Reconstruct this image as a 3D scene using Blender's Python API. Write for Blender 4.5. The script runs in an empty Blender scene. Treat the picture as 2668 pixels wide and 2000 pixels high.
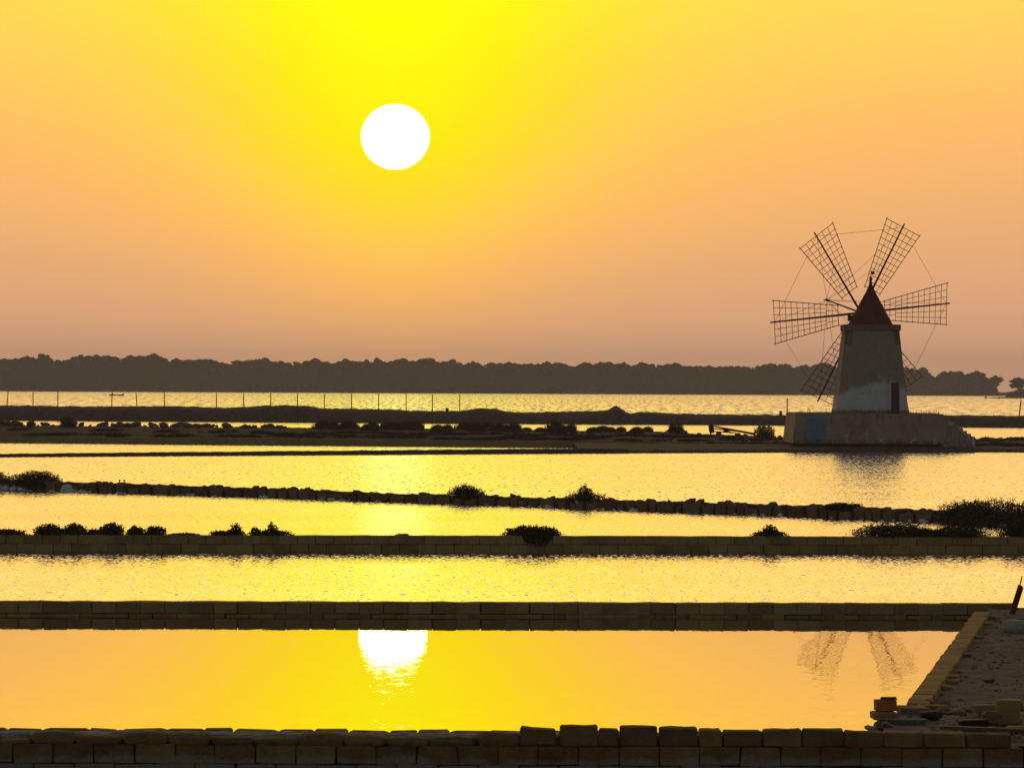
import bpy, bmesh, math, random
from mathutils import Vector, Matrix, noise
R = random.Random(7)
rad = math.radians
SC = bpy.context.scene
COL = SC.collection

# ------------------------------------------------------------------ camera
PW, PH, F = 2668.0, 2000.0, 9260.0          # photograph size and focal length in its pixels
CZ = 4.54                                    # eye height above the pond water
ROLL = math.atan(0.00483); PITCH = 6.0 / F
_f = Vector((0, math.cos(PITCH), math.sin(PITCH)))
_r0 = Vector((1, 0, 0)); _u0 = Vector((0, -math.sin(PITCH), math.cos(PITCH)))
_r = _r0 * math.cos(ROLL) + _u0 * math.sin(ROLL)
_u = -_r0 * math.sin(ROLL) + _u0 * math.cos(ROLL)
cam = bpy.data.cameras.new('camera'); camo = bpy.data.objects.new('camera', cam); COL.objects.link(camo)
cam.sensor_width = 36; cam.sensor_fit = 'HORIZONTAL'; cam.lens = 36 * F / PW
cam.clip_start = 0.5; cam.clip_end = 20000
camo.matrix_world = Matrix(((_r.x, _u.x, -_f.x, 0), (_r.y, _u.y, -_f.y, 0), (_r.z, _u.z, -_f.z, CZ), (0, 0, 0, 1)))
SC.camera = camo

def ray(px, py):
    return (_f + _r * ((px - PW / 2) / F) - _u * ((py - PH / 2) / F))
def gp(px, py, z=0.0):                       # where the sight line meets level z
    d = ray(px, py); t = (z - CZ) / d.z
    return Vector((d.x * t, d.y * t, z))
def dp(px, py, Y):                           # the point at depth Y
    d = ray(px, py); t = Y / d.y
    return Vector((d.x * t, Y, CZ + d.z * t))

# ------------------------------------------------------------------ sky, sun, exposure
SUN_AZ, SUN_EL = -1.90, 4.00
w = bpy.data.worlds.new('World'); SC.world = w; w.use_nodes = True
w.cycles.sampling_method = 'MANUAL'; w.cycles.sample_map_resolution = 4096
nt = w.node_tree; N = nt.nodes; L = nt.links; N.clear()
def nd(t, **k):
    n = N.new(t)
    for a, b in k.items(): setattr(n, a, b)
    return n
def mth(op, a, b=None, c=None, clamp=False):
    n = nd('ShaderNodeMath', operation=op, use_clamp=clamp)
    for i, v in enumerate((a, b, c)):
        if v is None: continue
        if isinstance(v, (int, float)): n.inputs[i].default_value = v
        else: L.new(v, n.inputs[i])
    return n.outputs[0]
tc = nd('ShaderNodeTexCoord'); nrm = nd('ShaderNodeVectorMath', operation='NORMALIZE'); L.new(tc.outputs['Generated'], nrm.inputs[0])
sep = nd('ShaderNodeSeparateXYZ'); L.new(nrm.outputs[0], sep.inputs[0])
DEG = 180 / math.pi
el = mth('MULTIPLY', mth('ARCSINE', sep.outputs[2]), DEG)
az = mth('MULTIPLY', mth('ARCTAN2', sep.outputs[0], sep.outputs[1]), DEG)
da = mth('SUBTRACT', az, SUN_AZ)
elp = mth('MAXIMUM', el, 0.0)
pos = mth('SQRT', mth('DIVIDE', elp, 90.0))
def ramp(fac, pts, interp='LINEAR'):
    r = nd('ShaderNodeValToRGB'); cr = r.color_ramp; cr.interpolation = interp
    while len(cr.elements) < len(pts): cr.elements.new(0.5)
    for e, (p, c) in zip(cr.elements, pts): e.position = p; e.color = (*c, 1)
    L.new(fac, r.inputs[0]); return r.outputs[0]
# haze aureole: (wide part, part around the sun, brightness) by elevation in degrees
EL = [(0, .02, .10, .60), (.7, .06, .17, .60), (2, .17, .34, .60), (3, .24, .50, .60), (4, .31, .60, .61), (5, .40, .58, .63), (6.2, .47, .54, .68),
      (8, .52, .48, .85), (11, .55, .42, 1.0), (16, .55, .32, .95), (25, .48, .2, .5), (40, .30, .1, .2), (60, .12, .02, .09), (90, 0, 0, .09)]
g = ramp(pos, [(math.sqrt(e / 90), (a, b, m)) for e, a, b, m in EL])
gs = nd('ShaderNodeSeparateColor'); L.new(g, gs.inputs[0])
fall = mth('DIVIDE', 1.0, mth('ADD', 1.0, mth('POWER', mth('ABSOLUTE', mth('DIVIDE', da, 3.1)), 2.0)))
t = mth('ADD', gs.outputs[0], mth('MULTIPLY', gs.outputs[1], fall))
warm = ramp(t, [(0, (.68, .365, .235)), (.10, (.72, .385, .222)), (.25, (.83, .425, .18)), (.40, (.97, .485, .13)), (.55, (1.08, .58, .085)),
                (.70, (1.1, .67, .03)), (.85, (1.08, .77, .004)), (1.0, (1.05, .88, .0))])
# paler above the haze
pale = nd('ShaderNodeMix', data_type='RGBA'); 
pf = ramp(pos, [(math.sqrt(e / 90), (v, v, v)) for e, v in ((0, 0), (6.2, 0), (10, .25), (16, .5), (30, .8), (60, 1), (90, 1))])
L.new(pf, pale.inputs[0]); L.new(warm, pale.inputs[6]); pale.inputs[7].default_value = (.94, .72, .48, 1)
# fades with the angle away from the sun
ca = mth('COSINE', mth('MULTIPLY', da, 1 / DEG))
wide = ramp(mth('MULTIPLY_ADD', ca, .5, .5), [(0, (.03,) * 3), (.4, (.06,) * 3), (.75, (.22,) * 3), (.93, (.65,) * 3), (.99, (1,) * 3), (1, (1,) * 3)])
lum = mth('MULTIPLY', mth('MULTIPLY', gs.outputs[2], 1.0 / .545), wide)
aur = nd('ShaderNodeBackground'); L.new(pale.outputs[2], aur.inputs[0]); L.new(lum, aur.inputs[1])
# the sun's disc, dimmed by haze
dx = mth('MULTIPLY', da, math.cos(rad(SUN_EL))); dy = mth('MULTIPLY', mth('SUBTRACT', el, SUN_EL), 1.05)
rr = mth('SQRT', mth('ADD', mth('MULTIPLY', dx, dx), mth('MULTIPLY', dy, dy)))
disc = mth('DIVIDE', mth('SUBTRACT', .562, rr), .016, clamp=True)
dsk = nd('ShaderNodeBackground'); dsk.inputs[0].default_value = (1, .95, .45, 1); L.new(mth('MULTIPLY', disc, 2.5), dsk.inputs[1])
# clear sky overhead and behind
sky = nd('ShaderNodeTexSky', sky_type='NISHITA'); sky.sun_disc = False
sky.sun_elevation = rad(SUN_EL); sky.sun_rotation = rad(SUN_AZ); sky.dust_density = 1.0; sky.ozone_density = 1.5
bgs = nd('ShaderNodeBackground'); L.new(sky.outputs[0], bgs.inputs[0])
front = ramp(mth('MULTIPLY_ADD', ca, .5, .5), [(0, (0,) * 3), (.35, (0,) * 3), (.9, (1,) * 3), (1, (1,) * 3)], 'EASE')
low = ramp(pos, [(0, (1,) * 3), (math.sqrt(9 / 90), (1,) * 3), (math.sqrt(50 / 90), (0,) * 3), (1, (0,) * 3)], 'EASE')
over = ramp(pos, [(0, (.072,) * 3), (math.sqrt(30 / 90), (.066,) * 3), (1, (.036,) * 3)])     # darker overhead
# the haze bank hides the clear sky around the sun
L.new(mth('MULTIPLY', mth('SUBTRACT', 1.0, mth('MULTIPLY', front, low)), over), bgs.inputs[1])
a1 = nd('ShaderNodeAddShader'); a2 = nd('ShaderNodeAddShader'); out = nd('ShaderNodeOutputWorld')
L.new(aur.outputs[0], a1.inputs[0]); L.new(dsk.outputs[0], a1.inputs[1]); L.new(a1.outputs[0], a2.inputs[0]); L.new(bgs.outputs[0], a2.inputs[1]); L.new(a2.outputs[0], out.inputs[0])
# the sun is low, red and weak behind the haze
sl = bpy.data.lights.new('sun', 'SUN'); sl.energy = 0.0004; sl.angle = rad(1.1); sl.color = (1, .62, .25)
so = bpy.data.objects.new('sun', sl); COL.objects.link(so)
sd = Vector((math.sin(rad(SUN_AZ)) * math.cos(rad(SUN_EL)), math.cos(rad(SUN_AZ)) * math.cos(rad(SUN_EL)), math.sin(rad(SUN_EL))))
so.rotation_euler = sd.to_track_quat('Z', 'Y').to_euler(); so.location = (0, 60, 40)
vs = SC.view_settings; vs.view_transform = 'Standard'; vs.look = 'None'; vs.gamma = 1; vs.exposure = 0.0; vs.use_curve_mapping = False
SC.cycles.use_denoising = True; SC.cycles.max_bounces = 6; SC.cycles.volume_bounces = 1
SC.cycles.sample_clamp_indirect = 6

# ------------------------------------------------------------------ materials
def mat(name):
    m = bpy.data.materials.new(name); m.use_nodes = True
    return m, m.node_tree.nodes, m.node_tree.links, m.node_tree.nodes['Principled BSDF']
def coords(n, l, kind, scale):
    tc = n.new('ShaderNodeTexCoord' if kind == 'Object' else 'ShaderNodeNewGeometry')
    mp = n.new('ShaderNodeMapping'); mp.inputs['Scale'].default_value = scale
    l.new(tc.outputs[kind], mp.inputs[0]); return mp.outputs[0]
def tex(n, l, vec, scale, detail=3, rough=.55, dist=0):
    t = n.new('ShaderNodeTexNoise'); t.inputs['Scale'].default_value = scale; t.inputs['Detail'].default_value = detail
    t.inputs['Roughness'].default_value = rough; t.inputs['Distortion'].default_value = dist
    l.new(vec, t.inputs['Vector']); return t
def cramp(n, l, fac, pts):
    r = n.new('ShaderNodeValToRGB'); cr = r.color_ramp
    while len(cr.elements) < len(pts): cr.elements.new(.5)
    for e, (p, c) in zip(cr.elements, pts): e.position = p; e.color = (*c, 1)
    l.new(fac, r.inputs[0]); return r.outputs[0]
def mix(n, l, fac, a, b, mode='MIX'):
    m = n.new('ShaderNodeMix'); m.data_type = 'RGBA'; m.blend_type = mode
    for i, v in ((0, fac), (6, a), (7, b)):
        if isinstance(v, tuple): m.inputs[i].default_value = (*v, 1)
        elif isinstance(v, float): m.inputs[i].default_value = v
        else: l.new(v, m.inputs[i])
    return m.outputs[2]
def fm(n, l, op, a, b=None, c=None, clamp=False):
    m = n.new('ShaderNodeMath'); m.operation = op; m.use_clamp = clamp
    for i, v in enumerate((a, b, c)):
        if v is None: continue
        if isinstance(v, (int, float)): m.inputs[i].default_value = v
        else: l.new(v, m.inputs[i])
    return m.outputs[0]
def bump(n, l, b, h, strength=.4, dist=.02):
    u = n.new('ShaderNodeBump'); u.inputs['Strength'].default_value = strength; u.inputs['Distance'].default_value = dist
    l.new(h, u.inputs['Height']); l.new(u.outputs[0], b.inputs['Normal'])

def rough_mat(name, c0, c1, scale, rough=.95, bs=.5, bd=.02, vary=0.0, stretch=(1, 1, 1)):
    m, n, l, b = mat(name); v = coords(n, l, 'Position', stretch)
    t1 = tex(n, l, v, scale, 5, .6); t2 = tex(n, l, v, scale * 7, 4, .6)
    f = fm(n, l, 'MULTIPLY_ADD', t2.outputs[0], .4, fm(n, l, 'MULTIPLY', t1.outputs[0], .6))
    c = cramp(n, l, f, [(.3, c0), (.7, c1)])
    if vary:
        oi = n.new('ShaderNodeObjectInfo')
        k = fm(n, l, 'MULTIPLY_ADD', oi.outputs['Random'], vary, 1 - vary / 2)
        cc = n.new('ShaderNodeCombineColor')
        for i in range(3): l.new(k, cc.inputs[i])
        c = mix(n, l, 1.0, c, cc.outputs[0], 'MULTIPLY')
    l.new(c, b.inputs['Base Color']); b.inputs['Roughness'].default_value = rough; b.inputs['Specular IOR Level'].default_value = .15
    bump(n, l, b, f, bs, bd); return m
M = {}
M['tufa'] = rough_mat('tufa block', (.27, .175, .07), (.42, .29, .13), 4, vary=.45, bs=.6)
M['tufa_old'] = rough_mat('weathered tufa', (.20, .14, .06), (.40, .28, .14), 5, vary=.5, bs=.8)
M['quay'] = rough_mat('quay stone', (.26, .18, .07), (.42, .30, .14), 1.2, bs=.5, bd=.05)
M['earth'] = rough_mat('dry earth', (.06, .045, .03), (.15, .115, .085), .8, bs=.6, bd=.1)
M['bank'] = rough_mat('gravelly earth', (.06, .055, .05), (.215, .20, .19), 2.2, bs=.9, bd=.05)
M['scrubsoil'] = rough_mat('dark scrubby soil', (.025, .022, .012), (.085, .065, .045), 1.1, bs=.6, bd=.1)
M['mud'] = rough_mat('pond mud', (.10, .08, .06), (.2, .17, .13), .4)
M['stone'] = rough_mat('rubble stone', (.13, .085, .045), (.28, .19, .11), 4, vary=.6, bs=.7)
M['pale'] = rough_mat('pale stone', (.30, .275, .22), (.46, .43, .36), 5, vary=.2)
M['salt'] = rough_mat('salt foam', (.72, .74, .78), (.88, .88, .90), 9, bs=.5, bd=.03)
M['saltfill'] = rough_mat('salty fill', (.16, .13, .10), (.50, .46, .42), 5)
M['iron'] = rough_mat('tarred wood', (.015, .010, .008), (.04, .025, .02), 6, rough=.7)
M['wood'] = rough_mat('grey wood', (.10, .07, .045), (.22, .16, .11), 5, rough=.85, stretch=(1, 1, .2))
M['redwood'] = rough_mat('red painted wood', (.13, .035, .025), (.24, .06, .045), 6, rough=.7)
M['lattice'] = rough_mat('weathered lattice wood', (.07, .045, .03), (.14, .09, .06), 6, rough=.8)
M['brick'] = rough_mat('orange brick', (.42, .15, .05), (.58, .24, .09), 8)
M['leaf'] = rough_mat('salt bush leaf', (.030, .032, .014), (.075, .07, .03), 5, rough=.7, bs=0)
M['dry'] = rough_mat('dry grass', (.07, .045, .025), (.16, .10, .055), 3, bs=0)
M['stem'] = rough_mat('bush stem', (.06, .04, .025), (.13, .09, .06), 9)
M['wood_far'] = rough_mat('pine foliage', (.030, .036, .02), (.07, .075, .035), .12, bs=0, vary=.4)
M['cloth'] = rough_mat('dark clothing', (.03, .03, .04), (.06, .06, .07), 5)
# ridged red roof
M['roof'] = rough_mat('red roof render', (.12, .026, .019), (.19, .045, .032), 1.3, rough=.85, bs=.3, bd=.05)
# near blocks with salt on their lower half
def salted(name):
    m, n, l, b = mat(name); v = coords(n, l, 'Position', (1, 1, 1))
    t1 = tex(n, l, v, 5, 5, .6); t2 = tex(n, l, v, 38, 4, .6); t3 = tex(n, l, v, 2.6, 3, .6)
    f = fm(n, l, 'MULTIPLY_ADD', t2.outputs[0], .4, fm(n, l, 'MULTIPLY', t1.outputs[0], .6))
    c = cramp(n, l, f, [(.3, (.15, .10, .04)), (.7, (.32, .22, .10))])
    oi = n.new('ShaderNodeObjectInfo'); k = fm(n, l, 'MULTIPLY_ADD', oi.outputs['Random'], .5, .75)
    cc = n.new('ShaderNodeCombineColor')
    for i in range(3): l.new(k, cc.inputs[i])
    c = mix(n, l, 1.0, c, cc.outputs[0], 'MULTIPLY')
    g = n.new('ShaderNodeNewGeometry'); s = n.new('ShaderNodeSeparateXYZ'); l.new(g.outputs['Position'], s.inputs[0])
    lvl = fm(n, l, 'MULTIPLY_ADD', t3.outputs[0], .30, -.20)
    sf = fm(n, l, 'DIVIDE', fm(n, l, 'SUBTRACT', lvl, s.outputs[2]), .07, clamp=True)
    sf = fm(n, l, 'MULTIPLY', sf, fm(n, l, 'MULTIPLY_ADD', t2.outputs[0], 1.6, -.15, clamp=True))
    c = mix(n, l, sf, c, (.36, .335, .325))
    l.new(c, b.inputs['Base Color']); b.inputs['Roughness'].default_value = .95; b.inputs['Specular IOR Level'].default_value = .1
    bump(n, l, b, f, .8, .02); return m
M['tufa_salt'] = salted('salt-stained tufa')
# plasters
def plaster_tower():
    m, n, l, b = mat('tower plaster'); v = coords(n, l, 'Object', (1, 1, 1))
    big = tex(n, l, v, .55, 4, .6, .4); med = tex(n, l, v, 1.7, 5, .65, .5); fine = tex(n, l, v, 14, 4, .6)
    s = n.new('ShaderNodeSeparateXYZ'); tcn = n.new('ShaderNodeTexCoord'); l.new(tcn.outputs['Object'], s.inputs[0])
    old = cramp(n, l, med.outputs[0], [(.3, (.20, .165, .14)), (.5, (.33, .285, .25)), (.72, (.24, .20, .17))])
    old = mix(n, l, .35, old, cramp(n, l, fine.outputs[0], [(.3, (.2, .17, .15)), (.7, (.42, .37, .33))]))
    white = cramp(n, l, med.outputs[0], [(.25, (.40, .41, .41)), (.42, (.56, .60, .62)), (.8, (.64, .69, .71))])
    # lime wash up to about 2.3 m, highest right of the middle
    xx = fm(n, l, 'SUBTRACT', s.outputs[0], .45); par = fm(n, l, 'MULTIPLY', fm(n, l, 'MULTIPLY', xx, xx), -.11)
    top = fm(n, l, 'ADD', fm(n, l, 'MULTIPLY_ADD', big.outputs[0], 2.6, .30), par)
    wf = fm(n, l, 'DIVIDE', fm(n, l, 'SUBTRACT', fm(n, l, 'MULTIPLY_ADD', med.outputs[0], 1.5, top), s.outputs[2]), .55, clamp=True)
    c = mix(n, l, wf, old, white)
    spots = fm(n, l, 'DIVIDE', fm(n, l, 'SUBTRACT', tex(n, l, v, 2.3, 4, .6).outputs[0], .64), .04, clamp=True)
    c = mix(n, l, spots, c, (.28, .22, .18))
    foot = fm(n, l, 'DIVIDE', fm(n, l, 'SUBTRACT', fm(n, l, 'MULTIPLY_ADD', med.outputs[0], .5, .05), s.outputs[2]), .15, clamp=True)
    c = mix(n, l, foot, c, (.26, .22, .12))
    l.new(c, b.inputs['Base Color']); b.inputs['Roughness'].default_value = .95; bump(n, l, b, fine.outputs[0], .4, .03); return m
def plaster_base():
    m, n, l, b = mat('platform plaster'); v = coords(n, l, 'Object', (1, 1, 1))
    med = tex(n, l, v, .8, 5, .65, .6); fine = tex(n, l, v, 11, 4, .6)
    vs = coords(n, l, 'Object', (3.2, 3.2, .25)); st = tex(n, l, vs, 1.1, 4, .6)
    c = cramp(n, l, med.outputs[0], [(.28, (.17, .10, .065)), (.45, (.34, .25, .21)), (.62, (.41, .315, .28)), (.8, (.48, .40, .365))])
    c = mix(n, l, .25, c, cramp(n, l, fine.outputs[0], [(.3, (.22, .16, .12)), (.7, (.5, .42, .36))]))
    s = n.new('ShaderNodeSeparateXYZ'); tcn = n.new('ShaderNodeTexCoord'); l.new(tcn.outputs['Object'], s.inputs[0])
    run = fm(n, l, 'DIVIDE', fm(n, l, 'SUBTRACT', st.outputs[0], .60), .05, clamp=True)
    run = fm(n, l, 'MULTIPLY', run, fm(n, l, 'MULTIPLY_ADD', s.outputs[2], .9, -.9, clamp=True))
    c = mix(n, l, run, c, (.10, .085, .07))
    pb = tex(n, l, v, .9, 3, .6, .4)
    wf = fm(n, l, 'MULTIPLY', fm(n, l, 'DIVIDE', fm(n, l, 'SUBTRACT', pb.outputs[0], .57), .05, clamp=True), fm(n, l, 'MULTIPLY_ADD', s.outputs[2], -.9, 1.2, clamp=True))
    c = mix(n, l, wf, c, (.58, .56, .52))
    l.new(c, b.inputs['Base Color']); b.inputs['Roughness'].default_value = .95; bump(n, l, b, fine.outputs[0], .4, .03); return m
M['tower'] = plaster_tower(); M['base'] = plaster_base()
M['blue'] = rough_mat('faded blue paint', (.13, .20, .36), (.22, .30, .47), 2.0, rough=.8, stretch=(4, 1, .4))
M['cornice'] = rough_mat('cornice plaster', (.17, .115, .09), (.28, .21, .17), 2.5)
M['darkdoor'] = rough_mat('old door boards', (.05, .04, .03), (.11, .09, .07), 4, stretch=(4, 1, .3))

def water(name, layers, rough=.03, base=(.035, .03, .02), far=None, fleck=None):
    """layers: (scale per metre, slope, stretch); far: breeze patch growing from depth y0 down to y1"""
    m, n, l, b = mat(name); acc = None
    for sc, slope, st, det in layers:
        v = coords(n, l, 'Position', (st[0], st[1], 0)); t = tex(n, l, v, sc, det, .5)
        s = n.new('ShaderNodeVectorMath'); s.operation = 'SUBTRACT'; l.new(t.outputs['Color'], s.inputs[0]); s.inputs[1].default_value = (.5, .5, .5)
        if not far:      # at this low angle only the near flank of each ripple is seen
            sx = n.new('ShaderNodeSeparateXYZ'); l.new(s.outputs[0], sx.inputs[0]); cx = n.new('ShaderNodeCombineXYZ')
            l.new(sx.outputs[0], cx.inputs[0]); l.new(fm(n, l, 'SUBTRACT', -.015, fm(n, l, 'ABSOLUTE', sx.outputs[1])), cx.inputs[1]); s = cx
        k = n.new('ShaderNodeVectorMath'); k.operation = 'MULTIPLY'; l.new(s.outputs[0], k.inputs[0]); k.inputs[1].default_value = (slope * .7, slope, 0)
        if acc is None: acc = k.outputs[0]
        else:
            a = n.new('ShaderNodeVectorMath'); a.operation = 'ADD'; l.new(acc, a.inputs[0]); l.new(k.outputs[0], a.inputs[1]); acc = a.outputs[0]
    if fleck:            # steeper wavelets, here and there
        v = coords(n, l, 'Position', (fleck[0], fleck[1], 0)); t = tex(n, l, v, 1.0, 3, .6)
        f = fm(n, l, 'MULTIPLY', fm(n, l, 'DIVIDE', fm(n, l, 'SUBTRACT', t.outputs[0], fleck[3]), .09, clamp=True), -fleck[2])
        cx = n.new('ShaderNodeCombineXYZ'); l.new(f, cx.inputs[1]); a = n.new('ShaderNodeVectorMath'); a.operation = 'ADD'; l.new(acc, a.inputs[0]); l.new(cx.outputs[0], a.inputs[1]); acc = a.outputs[0]
    v = coords(n, l, 'Position', (.05, .16, 0)); gust = tex(n, l, v, 1, 3, .6)
    gk = fm(n, l, 'MULTIPLY_ADD', gust.outputs[0], 1.2, .4)
    if far:
        g = n.new('ShaderNodeNewGeometry'); s = n.new('ShaderNodeSeparateXYZ'); l.new(g.outputs['Position'], s.inputs[0])
        f = fm(n, l, 'DIVIDE', fm(n, l, 'SUBTRACT', far[0], s.outputs[1]), far[0] - far[1], clamp=True)
        gk = fm(n, l, 'MULTIPLY', gk, fm(n, l, 'MULTIPLY_ADD', fm(n, l, 'POWER', f, 1.5), 1 - far[2], far[2]))
    sc2 = n.new('ShaderNodeVectorMath'); sc2.operation = 'SCALE'; l.new(acc, sc2.inputs[0]); l.new(gk, sc2.inputs[3])
    a = n.new('ShaderNodeVectorMath'); a.operation = 'ADD'; l.new(sc2.outputs[0], a.inputs[0]); a.inputs[1].default_value = (0, 0, 1)
    nn = n.new('ShaderNodeVectorMath'); nn.operation = 'NORMALIZE'; l.new(a.outputs[0], nn.inputs[0])
    n.remove(b); fr = n.new('ShaderNodeFresnel'); fr.inputs['IOR'].default_value = 1.4; l.new(nn.outputs[0], fr.inputs['Normal'])
    fac = fm(n, l, 'POWER', fr.outputs[0], .35)
    df = n.new('ShaderNodeBsdfDiffuse'); df.inputs[0].default_value = (*base, 1); gl = n.new('ShaderNodeBsdfGlossy'); gl.inputs['Roughness'].default_value = rough; gl.inputs[0].default_value = (1, 1, 1, 1)
    l.new(nn.outputs[0], gl.inputs['Normal'])
    mx = n.new('ShaderNodeMixShader'); l.new(fac, mx.inputs[0]); l.new(df.outputs[0], mx.inputs[1]); l.new(gl.outputs[0], mx.inputs[2])
    l.new(mx.outputs[0], n['Material Output'].inputs['Surface'])
    return m
M['calm'] = water('still brine', [(2.0, .012, (1, .6), 2), (8, .046, (.8, 1.2), 2)], rough=.0, far=(62, 46, .17))
M['ripple'] = water('rippled brine', [(9.0, .36, (1, 1), 2), (3.0, .09, (1, 1), 2)], rough=.05, fleck=(7, 2.2, .19, .55))
M['ripple_far'] = water('rippled brine farther', [(6.0, .46, (1, 1), 2), (1.5, .12, (1, 1), 2)], rough=.05, fleck=(4, .8, .24, .54))
M['lagoon'] = water('lagoon water', [(3.0, .55, (1, 1), 2), (.8, .22, (1, 1), 2)], rough=.08, fleck=(.8, .05, .34, .50))

# ------------------------------------------------------------------ object helpers
def obj(name, me, m=None, parent=None, loc=(0, 0, 0), rot=(0, 0, 0), scale=(1, 1, 1)):
    o = bpy.data.objects.new(name, me); COL.objects.link(o)
    if m is not None and me is not None and not me.materials: me.materials.append(m)
    o.parent = parent; o.location = loc; o.rotation_euler = rot; o.scale = scale
    return o
def tag(o, label=None, cat=None, group=None, kind=None):
    if label: o['label'] = label
    if cat: o['category'] = cat
    if group: o['group'] = group
    if kind: o['kind'] = kind
    return o
def empty(name, loc=(0, 0, 0), rz=0):
    o = bpy.data.objects.new(name, None); COL.objects.link(o); o.location = loc; o.rotation_euler = (0, 0, rz); o.empty_display_size = .2
    return o
def mesh(name, verts, faces, smooth=False):
    me = bpy.data.meshes.new(name); me.from_pydata([tuple(v) for v in verts], [], faces); me.update()
    if smooth: me.polygons.foreach_set('use_smooth', [True] * len(me.polygons))
    return me
def from_bm(name, bm, smooth=False):
    bmesh.ops.recalc_face_normals(bm, faces=bm.faces)
    me = bpy.data.meshes.new(name); bm.to_mesh(me); bm.free()
    if smooth: me.polygons.foreach_set('use_smooth', [True] * len(me.polygons))
    return me
def bm_box(bm, c, s, rot=None):
    vs = bmesh.ops.create_cube(bm, size=1)['verts']
    Mx = Matrix.Translation(c) @ (rot.to_4x4() if rot else Matrix.Identity(4)) @ Matrix.Diagonal((*s, 1))
    bmesh.ops.transform(bm, matrix=Mx, verts=vs); return vs
def bm_tube(bm, p, q, r0, r1, seg=6):
    p, q = Vector(p), Vector(q); d = q - p
    vs = bmesh.ops.create_cone(bm, cap_ends=True, segments=seg, radius1=r0, radius2=r1, depth=d.length)['verts']
    Mx = Matrix.Translation((p + q) / 2) @ d.to_track_quat('Z', 'Y').to_matrix().to_4x4()
    bmesh.ops.transform(bm, matrix=Mx, verts=vs); return vs
def block_mesh(seed, jit=.02, bev=.03):
    """unit block (1 x 1 x 1, origin at its centre) with worn edges"""
    r = random.Random(seed); bm = bmesh.new(); bmesh.ops.create_cube(bm, size=1)
    for v in bm.verts: v.co += Vector([r.uniform(-jit, jit) for _ in range(3)])
    bmesh.ops.bevel(bm, geom=list(bm.edges), offset=bev, segments=1, affect='EDGES', clamp_overlap=True)
    for v in bm.verts: v.co += Vector([r.uniform(-jit, jit) * .35 for _ in range(3)])
    return from_bm('block', bm)
def stone_mesh(seed, sub=1, rough=.25, flat=0):
    r = random.Random(seed); bm = bmesh.new(); bmesh.ops.create_icosphere(bm, subdivisions=sub, radius=.5)
    off = Vector((r.uniform(0, 50), r.uniform(0, 50), r.uniform(0, 50)))
    for v in bm.verts:
        v.co *= 1 + rough * 1.6 * noise.noise(v.co * 2.1 + off) + r.uniform(-rough, rough) * .25
        v.co.x = max(-.42, min(.42, v.co.x)); v.co.z = max(-.4, min(.4, v.co.z))
    return from_bm('stone', bm)
def put(me, m):
    me.materials.append(m); return me
BLK = [put(block_mesh(i), M['tufa']) for i in range(8)]
BLKS = [put(block_mesh(40 + i, .03, .045), M['tufa_salt']) for i in range(8)]
BLKR = [put(block_mesh(140 + i, .06, .05), M['stone']) for i in range(8)]
BLKO = [put(block_mesh(80 + i, .07, .09), M['tufa_old']) for i in range(8)]
STN = [put(stone_mesh(i), M['stone']) for i in range(10)]
STO = [put(stone_mesh(60 + i, 2, .16), M['tufa_salt']) for i in range(6)]
PAL = [put(stone_mesh(30 + i), M['pale']) for i in range(4)]

def sheet(name, pts, z, m, kind='structure'):
    me = mesh(name, [(p[0], p[1], z) for p in pts], [tuple(range(len(pts)))])
    o = obj(name, me, m); o['kind'] = kind; return o
class Line:
    """a run on the ground through picture points; at(px) gives the ground point under that picture column"""
    def __init__(s, pts, z=0.0):
        s.z = z; s.p = [gp(x, y, z) for x, y in pts]
    def at_x(s, x):
        P = s.p
        for i in range(len(P) - 1):
            if x <= P[i + 1].x or i == len(P) - 2:
                t = (x - P[i].x) / (P[i + 1].x - P[i].x); return P[i].lerp(P[i + 1], t)
    def px(s, px):
        lo, hi = -400.0, 400.0
        k = (px - PW / 2) / F
        for _ in range(50):
            mid = (lo + hi) / 2
            q = s.at_x(mid)
            if q.y > 5 and q.x / q.y < k or (q.y <= 5 and mid < 0): lo = mid
            else: hi = mid
        return s.at_x((lo + hi) / 2)
def lerp_list(L_, x):
    if x <= L_[0][0]: return L_[0][1]
    for (a, b), (c, d) in zip(L_, L_[1:]):
        if x <= c: return b + (d - b) * (x - a) / (c - a)
    return L_[-1][1]

def dike(name, line, x0, x1, step, prof, m, jit=.05, nscale=.6, seed=0):
    """lofted bank; prof(x) -> list of (offset behind the front foot, height)"""
    V = []; n = int((x1 - x0) / step) + 1; k = None
    for i in range(n):
        x = x0 + (x1 - x0) * i / (n - 1); P = line.at_x(x); pr = prof(x); k = len(pr)
        for j, (o, z) in enumerate(pr):
            q = Vector((P.x * nscale, (P.y + o) * nscale, seed * 9.1 + j))
            a = noise.noise(q) + .5 * noise.noise(q * 3.1) + .3 * noise.noise(q * 7.3)
            edge = 0 if j in (0, k - 1) else 1
            V.append((P.x + R.uniform(-.3, .3) * jit * edge, P.y + o + noise.noise(q + Vector((5, 5, 5))) * jit * 2 * edge, z + a * jit * edge))
    Fc = [(i * k + j, (i + 1) * k + j, (i + 1) * k + j + 1, i * k + j + 1) for i in range(n - 1) for j in range(k - 1)]
    o = obj(name, mesh(name, V, Fc), m); o['kind'] = 'structure'; return o

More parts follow.
